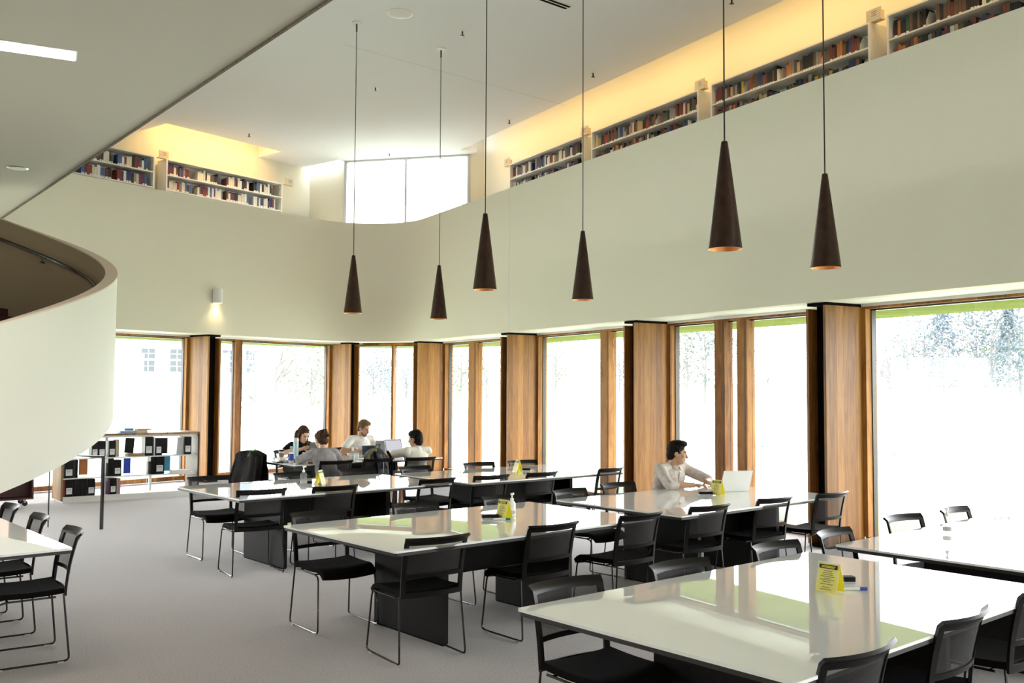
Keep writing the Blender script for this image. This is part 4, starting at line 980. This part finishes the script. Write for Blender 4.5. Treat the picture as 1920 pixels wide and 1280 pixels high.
MB().slab(jf, [-1+2*i/18 for i in range(19)], [i/24 for i in range(25)], lambda i, j: True, .022).build('body', 'shirt_black', jk, True)
mobj('sleeve', blob([cap((.30, -.30, .80), (.36, -.36, .50), .055, .05), cap((.36, -.36, .50), (.33, -.38, .22), .05, .045)], .012), 'shirt_black', jk)
mobj('sleeve', blob([cap((-.30, -.30, .80), (-.35, -.38, .50), .055, .05), cap((-.35, -.38, .50), (-.31, -.36, .24), .05, .045)], .012), 'shirt_black', jk)
q = MB(); q.tube([(-.02, -.14, .84), (.06, -.24, .905), (.12, -.33, .88), (.10, -.37, .82)], .012, 6); q.build('strap', 'green_strap', jk, True)
# ================================================================== PEOPLE (local +y is the way the body faces)
def hand(prims, wr, dirn, palm_down, side, curl=.5, k=1.0):
    """palm, four unequal bent fingers and a thumb, from the wrist along dirn"""
    d = Vector(dirn).normalized(); n = Vector(palm_down); n = (n-d*n.dot(d)).normalized(); a = d.cross(n)*side
    w = Vector(wr); c = w+d*.050
    R = Matrix((a, d, n)).transposed()
    prims.append(E_(c, (.040*k, .052*k, .0165*k), R))
    for i, (off, ln, r) in enumerate(((-.029, .074, .0082), (-.010, .082, .0086), (.010, .077, .0083), (.029, .060, .0076))):
        p = w+d*.092+a*off*k; ang = curl*(.35+.08*i)
        q1 = p+(d*math.cos(ang)+n*math.sin(ang))*ln*.45; ang *= 2.0
        q2 = q1+(d*math.cos(ang)+n*math.sin(ang))*ln*.32; ang *= 1.35
        q3 = q2+(d*math.cos(ang)+n*math.sin(ang))*ln*.26
        prims += [cap(p, q1, r*1.08, r), cap(q1, q2, r, r*.95), cap(q2, q3, r*.95, r*.82)]
    t0 = w+d*.030-a*.030; t1 = t0+(d*.55-a*.62+n*.35).normalized()*.040; t2 = t1+(d*.85-a*.12+n*.35).normalized()*.034
    prims += [cap(t0, t1, .0125, .0105), cap(t1, t2, .0105, .0085)]
def person(label, loc, deg, lean, skin, shirt, hair, style, arms, head=(0, 0), sleeve=.55, top=None, legs='dark_trousers', barefoot=False, tw=1.0, beard=False, collar=False, hem=.50, shoe='white_plastic', hands_curl=.5, side_lean=0):
    root = thing('person', label, 'person', (loc[0], loc[1], 0), math.radians(deg))
    ln = math.radians(lean); pel = Vector((0, -.02, .555))
    ax = Vector((side_lean, math.sin(ln), math.cos(ln))).normalized(); fwd = Vector((0, math.cos(ln), -math.sin(ln)))
    nz_ = (top-.262) if top else pel.z+.475*ax.z; tl = (nz_-pel.z)/ax.z
    chest = pel+ax*tl*.63; neck = pel+ax*tl; kt_ = tl/.475
    Rt = Matrix.Rotation(-ln, 3, 'X')
    hy, hp = math.radians(head[0]), math.radians(head[1])
    RH = Matrix.Rotation(hy, 3, 'Z') @ Matrix.Rotation(-hp, 3, 'X')
    hc = neck+Vector((0, .045+.02*math.sin(ln), .145)); 
    if top: hc.z = top-.128
    hp_ = lambda x, y, z: tuple(hc+RH @ Vector((x, y, z)))
    # skin: head, neck, arms, hands
    S = [E_(hp_(0, -.008, .022), (.0745, .093, .098), RH), E_(hp_(0, .026, -.040), (.057, .066, .082), RH), E_(hp_(0, .060, -.093), (.026, .022, .020), RH), E_(hp_(0, .035, -.07), (.050, .045, .042), RH),
         cap(hp_(0, .086, .008), hp_(0, .108, -.034), .0095, .0135), E_(hp_(0, .098, -.036), (.018, .012, .009), RH), E_(hp_(0, .078, .026), (.050, .014, .010), RH), E_(hp_(0, .084, -.066), (.022, .012, .012), RH)]
    for s in (-1, 1): S += [E_(hp_(.074*s, -.006, -.008), (.011, .021, .031), RH), E_(hp_(.036*s, .066, -.022), (.022, .020, .018), RH)]
    S += [cap(neck-ax*.05, tuple(hc+RH @ Vector((0, -.02, -.07))), .060*tw, .050)]
    S += [E_(chest, (.15*tw, .095, .17*kt_), Rt), E_(pel+ax*.1*kt_, (.14*tw, .10, .14*kt_), Rt), E_(pel, (.16, .115, .11), None)]
    sh = {}
    for s in (-1, 1):
        p = neck+Vector((.172*tw*s, -.005, 0))-ax*.050*kt_; sh[s] = p
        el, wr = Vector(arms[s][0]), Vector(arms[s][1])
        S += [cap(p, el, .046, .038), cap(el, el.lerp(wr, .35), .039, .037), cap(el.lerp(wr, .35), wr, .037, .025)]
        hd = Vector(arms[s][2]) if len(arms[s]) > 2 else (wr-el)
        pn = Vector(arms[s][3]) if len(arms[s]) > 3 else Vector((0, 0, -1))
        hand(S, wr, hd, pn, -s, hands_curl)
    kn = {}
    for s in (-1, 1):
        hip = pel+Vector((.085*s, .02, -.03)); k_ = Vector((.11*s, .40, .515)); an = Vector((.10*s, .40+.04, .09)); kn[s] = (hip, k_, an)
        S += [cap(hip, k_, .072, .056), cap(k_, an, .052, .036), cap(an, an+Vector((0, .14, -.055)), .034, .026)]
    mobj('body', blob(S, .0062, 4), skin, root)
    # shirt
    T = [E_(chest, (.182*tw, .126, .19*kt_), Rt), E_(pel+ax*.16*kt_, (.168*tw, .126, .16*kt_), Rt), E_(pel+ax*.03, (.178*tw, .138, .12), Rt), cap(sh[-1]+Vector((.02, 0, .012)), sh[1]+Vector((-.02, 0, .012)), .062, .062), cap(neck-ax*.075, neck-ax*.012, .088, .068)]
    for s in (-1, 1):
        el, wr = Vector(arms[s][0]), Vector(arms[s][1])
        if sleeve <= 1: e2 = sh[s].lerp(el, sleeve); T += [cap(sh[s], e2, .066, .060)]
        else: T += [cap(sh[s], el, .064, .053), cap(el, el.lerp(wr, sleeve-1), .053, .045), cap(el.lerp(wr, sleeve-1.10), el.lerp(wr, sleeve-1), .047, .048)]
    sm = blob(T, .009, 5)
    for v in sm.vertices:
        n_ = nz.noise(Vector(v.co)*11)*.006+nz.noise(Vector((v.co.x*6, v.co.y*6, v.co.z*20)))*.005; v.co += v.normal*n_
    mobj('shirt', sm, shirt, root)
    if collar:
        for s in (-1, 1):
            q = MB(); c = neck-ax*.0
            q.slab(lambda u, v: tuple(c+Vector((s*(.074-.016*v)*math.sin(.25+2.5*u), (.085-.02*v)*math.cos(.25+2.5*u)*1.0+.010-.01*v, .050-.045*(1-v)-.055*(1-u)*(1))) ), [i/8 for i in range(9)], [0, .5, 1], lambda i, j: True, .006); q.build('collar', shirt, root, True)
        q = MB(); q.tube([tuple(neck+fwd*.10-ax*.03), tuple(chest+fwd*.128), tuple(pel+ax*.12+fwd*.13)], .006, 6); q.build('placket', shirt, root)
    # trousers and shoes
    L_ = []
    for s in (-1, 1):
        hip, k_, an = kn[s]; e = an if not barefoot else k_.lerp(an, .02)
        L_ += [cap(hip, k_, .086, .070)] + ([cap(k_, e+Vector((0, 0, .02)), .066, .052)] if not barefoot else [cap(k_, k_+Vector((0, .01, -.05)), .066, .064)])
    L_ += [E_(pel+Vector((0, 0, -.01)), (.175, .135, .105)), ]
    mobj('trousers', blob(L_, .011, 4), legs, root)
    for s in (-1, 1):
        an = kn[s][2]; mobj('shoe', blob([E_(an+Vector((0, .07, -.05)), (.045, .125, .038)), E_(an+Vector((0, -.01, -.03)), (.042, .055, .05))], .009, 3), shoe, root)
    # face details
    for s in (-1, 1):
        q = MB(); q.ell(hp_(.031*s, .0865, .004), (.0125, .006, .0048), RH, 10, 6); q.build('eye', 'eye_dark', root, True)
        q = MB(); q.tube([hp_(.014*s, .0935, .022), hp_(.032*s, .0925, .027), hp_(.050*s, .080, .021)], .0042, 6); q.build('eyebrow', hair, root, True)
    q = MB(); q.ell(hp_(0, .0945, -.064), (.021, .0045, .0065), RH, 12, 6); q.build('mouth', 'lip', root, True)
    if beard: mobj('beard', blob([E_(hp_(0, .060, -.094), (.040, .032, .026), RH), cap(hp_(-.050, .03, -.07), hp_(-.018, .073, -.098), .016, .015), cap(hp_(.050, .03, -.07), hp_(.018, .073, -.098), .016, .015), cap(hp_(-.024, .092, -.054), hp_(.024, .092, -.054), .006, .006)], .006, 2), 'beard_stubble', root)
    # hair
    G_ = [E_(hp_(0, -.020, .034), (.083, .097, .101), RH), E_(hp_(0, -.055, -.025), (.072, .058, .065), RH)]
    if style == 'short': G_ += [E_(hp_(0, .022, .098), (.066, .072, .034), RH), E_(hp_(.02, .055, .098), (.045, .036, .026), RH), cap(hp_(-.074, .012, .04), hp_(-.074, .016, .0), .014, .009), cap(hp_(.074, .012, .04), hp_(.074, .016, .0), .014, .009)]
    if style == 'quiff': G_ += [E_(hp_(0, .020, .102), (.068, .075, .036), RH), E_(hp_(.0, .046, .106), (.054, .038, .024), RH), cap(hp_(-.074, .012, .04), hp_(-.074, .016, .0), .013, .008), cap(hp_(.074, .012, .04), hp_(.074, .016, .0), .013, .008)]
    if style == 'round': G_ += [E_(hp_(0, .008, .075), (.079, .090, .052), RH), E_(hp_(0, -.034, .0), (.083, .080, .082), RH), E_(hp_(0, -.05, -.055), (.062, .052, .05), RH)]
    if style == 'long':
        G_ += [E_(hp_(0, .006, .080), (.070, .078, .036), RH)]
        for s in (-1, 1): G_ += [cap(hp_(.072*s, .012, .035), hp_(.080*s, .018, -.09), .022, .022), cap(hp_(.080*s, .018, -.09), tuple(Vector(hp_(.085*s, .02, -.09))+Vector((.0, .03, -.17))), .024, .014), cap(hp_(.06*s, -.06, 0), tuple(Vector(hp_(.085*s, -.05, -.1))+Vector((0, -.02, -.14))), .045, .03)]
    if style == 'bun': 
        G_ += [E_(hp_(0, .008, .080), (.072, .080, .036), RH)]
        rr = random.Random(3)
        for i in range(16): G_ += [E_(hp_(rr.uniform(-.05, .05), -.105+rr.uniform(-.03, .02), .055+rr.uniform(-.045, .05)), (.024, .022, .022), RH)]
    hm = blob(G_, .0068, 2)
    for v in hm.vertices: v.co += v.normal*(nz.noise(Vector(v.co)*45)*.006+nz.noise(Vector(v.co)*110)*.003)
    mobj('hair', hm, hair, root)
    return root
TZ = TH+.035
person('man in a beige button shirt typing on a white laptop alone by the window', (7.94, 6.66), 181, 20, 'skin_olive', 'shirt_beige', 'hair_black', 'quiff',
       {1: ((.36, .36, TZ+.01), (.11, .47, TZ+.005), (-.75, .6, -.05)), -1: ((-.31, .36, TZ+.02), (-.07, .49, TZ+.03), (.35, .9, -.1))}, head=(38, 8), sleeve=1.25, top=1.215, collar=True, tw=1.16, hands_curl=.7)
person('woman with long brown hair and black top looking down at her hands', (7.00, 13.02), 180, 30, 'skin_fair', 'shirt_black', 'hair_brown', 'long',
       {1: ((.30, .16, TZ+.02), (.10, .40, .86), (-.6, .55, .25), (.3, .6, -.6)), -1: ((-.28, .18, TZ+.01), (-.10, .42, .84), (.6, .45, .25), (-.3, .6, -.6))}, head=(6, 26), sleeve=.55, top=1.19, tw=.90, hands_curl=1.1)
person('woman seen from behind in a grey shirt with hair in a messy bun', (6.55, 11.27), -4, 27, 'skin_fair', 'shirt_grey', 'hair_brown', 'bun',
       {1: ((.30, .26, TZ+.01), (.10, .46, TZ+.01), (-.6, .6, 0)), -1: ((-.30, .26, TZ+.01), (-.10, .46, TZ+.01), (.6, .6, 0))}, head=(6, 22), sleeve=.95, top=1.175, tw=.95, hands_curl=.6)
person('bearded man in a white T-shirt with light brown hair, reading', (8.07, 13.04), 178, 26, 'skin_tan', 'shirt_white', 'hair_blond', 'short',
       {1: ((.34, .20, TZ+.015), (.12, .46, TZ+.03), (-.5, .8, .1)), -1: ((-.31, .22, TZ+.01), (-.06, .44, TZ+.02), (.6, .7, .1))}, head=(24, 24), sleeve=.62, top=1.262, tw=1.06, beard=True, hands_curl=.8)
person('man seen from behind in a cream shirt with short black hair', (7.84, 11.12), 2, -8, 'skin_olive', 'shirt_cream', 'hair_black', 'round',
       {1: ((.30, .20, .80), (.18, .62, TZ+.02), (0, 1, -.05)), -1: ((-.31, .24, .80), (-.06, .62, TZ+.02), (.2, 1, -.05))}, head=(26, 6), sleeve=.60, top=1.17, tw=1.08, legs='shirt_beige', barefoot=True, hands_curl=.6)
# small dark phone in the hands of the woman in black
ph = MB().rbox(-.036, .036, -.005, .005, 0, .145, .003).build('phone', 'black_plastic'); ph.location = (6.985, 12.50, .80); ph.rotation_euler = (math.radians(30), 0, math.radians(10)); tag(ph, 'dark phone held in both hands by the woman in the black top', 'phone')
# ================================================================== OUTSIDE
def ground_z(p):
    r = max(0, (p-V2(10, 9)).length-26); return -.06+2.7*(1-math.exp(-(r/75)**1.6))+min(r, 200)*.004
q = MB(); n_a, rad = 96, [0, 3, 6, 9, 12, 15, 18, 22, 27, 33, 40, 50, 62, 76, 92, 110, 130, 160, 200, 260]
vs = [(10, 9, -.06)]; fs = []
for r in rad[1:]:
    for k in range(n_a):
        a = 2*math.pi*k/n_a; p = V2(10+r*math.cos(a), 9+r*math.sin(a)); vs.append((p.x, p.y, min(ground_z(p), 9)-.07+(.06*nz.noise(Vector((p.x*.2, p.y*.2, 0))) if r > 26 else 0)))
for k in range(n_a): fs.append((0, 1+k, 1+(k+1) % n_a))
for i in range(len(rad)-2):
    for k in range(n_a): a = 1+i*n_a+k; b = 1+i*n_a+(k+1) % n_a; fs.append((a, a+n_a, b+n_a, b))
q.add(vs, fs); g = q.build('lawn', 'grass', None, True); tag(g, 'pale sunlit meadow rising beyond the windows', 'grass', None, 'stuff')
def crown_leaves(q, c, rad, n, s, rnd, cone=False):
    for _ in range(n):
        if cone:
            t = rnd.random()**.8; a = rnd.uniform(0, 6.283); rr = rad[0]*(1-t)*(.35+.65*rnd.random()**.5)*(.8+.2*math.sin(t*40)); p = Vector((rr*math.cos(a), rr*math.sin(a), rad[2]*2*t-rad[2]))
        else:
            while True:
                p = Vector((rnd.uniform(-1, 1), rnd.uniform(-1, 1), rnd.uniform(-1, 1)))
                if p.length < 1 and nz.noise(p*2.1+Vector(c)) > -.12: break
            p = Vector((p.x*rad[0], p.y*rad[1], p.z*rad[2]))
        a, b = rnd.uniform(0, 6.283), rnd.uniform(-1, 1); u = Vector((math.cos(a), math.sin(a), b)).normalized()*s*rnd.uniform(.6, 1.3); w = u.orthogonal().normalized()*s*rnd.uniform(.4, .9)
        o = Vector(c)+p; q.add([o-u, o+w*.8, o+u, o-w*.8], [(0, 1, 2, 3)])
def tree(px, dist, h, kind, label, seed, wd=.34):
    v = pixel_ray(px, 700); v = V2(v.x, v.y)*dist; gz = ground_z(v)-.1; rnd = random.Random(seed)
    t = thing('tree', label, 'tree', (v.x, v.y, gz), rnd.uniform(0, 6), 'trees beyond the meadow')
    q = MB(); tr = h*.014+.03
    if kind == 'conifer':
        q.tube([(0, 0, 0), (0, 0, h*.95)], tr, 6, r1=tr*.3); q.build('trunk', 'bark', t)
        q = MB(); crown_leaves(q, (0, 0, h*.54), (h*wd*.75, h*wd*.75, h*.46), 1500, h*.020, rnd, True); q.build('foliage', 'foliage_blue', t)
    elif kind == 'bare':
        def br(p, d, l, r, k):
            e = p+d*l; q.tube([p, p.lerp(e, .5)+Vector((rnd.uniform(-1, 1), rnd.uniform(-1, 1), 0))*l*.05, e], r, 5, r1=r*.6)
            if k == 0: return
            for _ in range(3 if k > 1 else 2):
                a = rnd.uniform(0, 6.283); nd = (d+Vector((math.cos(a), math.sin(a), rnd.uniform(-.1, .5)))*.62).normalized(); br(p.lerp(e, rnd.uniform(.55, 1)), nd, l*rnd.uniform(.55, .75), r*.6, k-1)
        br(Vector((0, 0, 0)), Vector((0, 0, 1)), h*.38, tr, 4); q.build('trunk', 'bark', t)
    else:
        q.tube([(0, 0, 0), (.05*h*.3, 0, h*.3), (0, 0, h*.7)], tr, 6, r1=tr*.4)
        for k in range(5): a = rnd.uniform(0, 6.283); q.tube([(0, 0, h*(.25+.06*k)), (math.cos(a)*h*.18, math.sin(a)*h*.18, h*(.5+.06*k))], tr*.5, 5, r1=tr*.2)
        q.build('trunk', 'bark', t)
        q = MB(); crown_leaves(q, (0, 0, h*.58), (h*wd, h*wd, h*.42), 1500, h*.018, rnd); q.build('foliage', {'leafy': 'foliage_green', 'grey': 'foliage_grey', 'blue': 'foliage_blue'}[kind], t)
    return t
TR = [(1668, 78, 5.5, 'grey', 'small pale tree at the left edge of the wide right window'), (1702, 82, 8, 'bare', 'bare tree with two dark trunks left in the wide right window'), (1735, 84, 8.5, 'blue', 'bluish tree left of centre in the wide right window'),
      (1768, 86, 10, 'conifer', 'tall bluish conifer in the wide right window'), (1800, 80, 7, 'bare', 'bare pale tree at the middle of the wide right window'), (1832, 88, 9, 'grey', 'grey tree right of the middle of the wide right window'),
      (1862, 82, 9.5, 'blue', 'broad blue tree near the right edge of the wide right window'), (1893, 78, 8.5, 'conifer', 'dark blue conifer near the right picture edge'), (1915, 84, 10, 'leafy', 'greenish tree at the right picture edge'), (1652, 96, 6, 'bare', 'thin bare tree right beside the rightmost pier'),
      (1440, 80, 7, 'bare', 'bare tree in the middle of the pane left of the rightmost pier'), (1482, 84, 6, 'bare', 'bare forked tree near the rightmost pier'), (1425, 95, 3.0, 'blue', 'low bluish shrub behind the bare trees'),
      (1290, 74, 8, 'leafy', 'green evergreen tree behind the lone man'), (1322, 76, 7.5, 'blue', 'blue green evergreen touching the double mullion'), (1342, 70, 5.5, 'bare', 'white flowering bare tree by the double mullion'),
      (1042, 72, 6.5, 'leafy', 'green tree right beside the walnut pier with the small tent sign before it'), (1105, 84, 5.5, 'bare', 'pale bare tree in the wide middle pane'), (1160, 78, 6, 'grey', 'grey tree in the narrow pane right of the wide middle one'),
      (865, 60, 5.2, 'leafy', 'green tree in the narrow pane above the group'), (915, 64, 4.6, 'grey', 'pale tree in the pane left of the knotted walnut pier'), (700, 62, 4.2, 'blue', 'bluish hedge tree left in the corner window'), (730, 66, 4.8, 'grey', 'pale tree in the middle of the corner window'), (762, 60, 4.0, 'blue', 'bluish hedge tree right in the corner window'),
      (512, 34, 5.5, 'bare', 'bare young tree outside the pane left of the study group'), (585, 44, 4.2, 'leafy', 'pale green shrub tree at the right of that pane'), (478, 46, 3.6, 'blue', 'blue green shrub outside left of the woman in black')]
for i, a in enumerate(TR): tree(*a, seed=i+5)
# long white house far off on the left
hv = pixel_ray(225, 700); h0 = V2(hv.x, hv.y)*58; hv = pixel_ray(470, 700); h1 = V2(hv.x, hv.y)*62; hd = h1-h0; hl = hd.length
hs = thing('house', 'long white house with rows of grey paned windows seen through the far left panes', 'house', (h0.x, h0.y, .4), math.atan2(hd.y, hd.x))
q = MB(); q.box(-2, hl, 0, 7, -1, 5.4); q.build('wall', 'house_wall', hs)
q = MB(); q.add([(-2.4, -.5, 5.4), (hl+.4, -.5, 5.4), (hl+.4, 7.5, 5.4), (-2.4, 7.5, 5.4), (-2.4, 3.5, 7.6), (hl+.4, 3.5, 7.6)], [(0, 1, 5, 4), (3, 4, 5, 2), (0, 4, 3), (1, 2, 5), (0, 3, 2, 1)]); q.build('roof', 'window_grey', hs)
for k, x in enumerate((1.2, 2.9, 4.0, 5.0, 6.1, 7.6)):
    for z, zz in ((3.15, .62), (2.35, .68)):
        q = MB(); q.box(x, x+.78, -.06, -.02, z, z+zz); wn = q.build('window', 'window_grey', hs)
        q = MB(); q.box(x+.37, x+.41, -.08, -.06, z, z+zz); q.box(x, x+.78, -.08, -.06, z+zz*.48, z+zz*.52); q.build('glazing_bar', 'house_wall', wn)
# rail fence before the corner window's trees
fv0 = pixel_ray(640, 700); fv1 = pixel_ray(800, 700); f0_, f1_ = V2(fv0.x, fv0.y)*52, V2(fv1.x, fv1.y)*50; fdv = f1_-f0_
fe = thing('fence', 'pale rail fence outside the corner window', 'fence', (f0_.x, f0_.y, ground_z(f0_)), math.atan2(fdv.y, fdv.x)); fl_ = fdv.length
for i in range(7): x = fl_*i/6; q = MB(); q.box(x-.06, x+.06, -.06, .06, -.3, 1.2); q.build('post', 'foliage_blue', fe)
for z in (.5, 1.0): q = MB(); q.box(0, fl_, -.03, .03, z, z+.12); q.build('rail', 'foliage_blue', fe)

# low stone edging that crosses the meadow
sb_ = [at_z(x, y, ground_z(V2(20, 20))) for x, y in ((1230, 823), (1300, 827), (1400, 833), (1550, 842), (1700, 850), (1850, 859), (1990, 868))]
q = MB(); rr = random.Random(4)
for a, b in zip(sb_, sb_[1:]):
    d_ = b-a; L_ = d_.length; x = 0; ang = math.atan2(d_.y, d_.x)
    while x < L_:
        w_ = rr.uniform(.3, .9); c_ = a+d_*((x+w_/2)/L_); zz = ground_z(V2(c_.x, c_.y))-.1
        if rr.random() < .8:
            q.M = Matrix.Translation((c_.x, c_.y, zz)) @ Matrix.Rotation(ang, 4, 'Z'); q.box(-w_/2, w_/2, -.08, .08, 0, rr.uniform(.06, .13))
        x += w_+rr.uniform(.02, .25)
tag(q.build('stone_border', 'foliage_grey'), 'thin broken line of low edging stones crossing the pale meadow', 'stones', None, 'stuff')
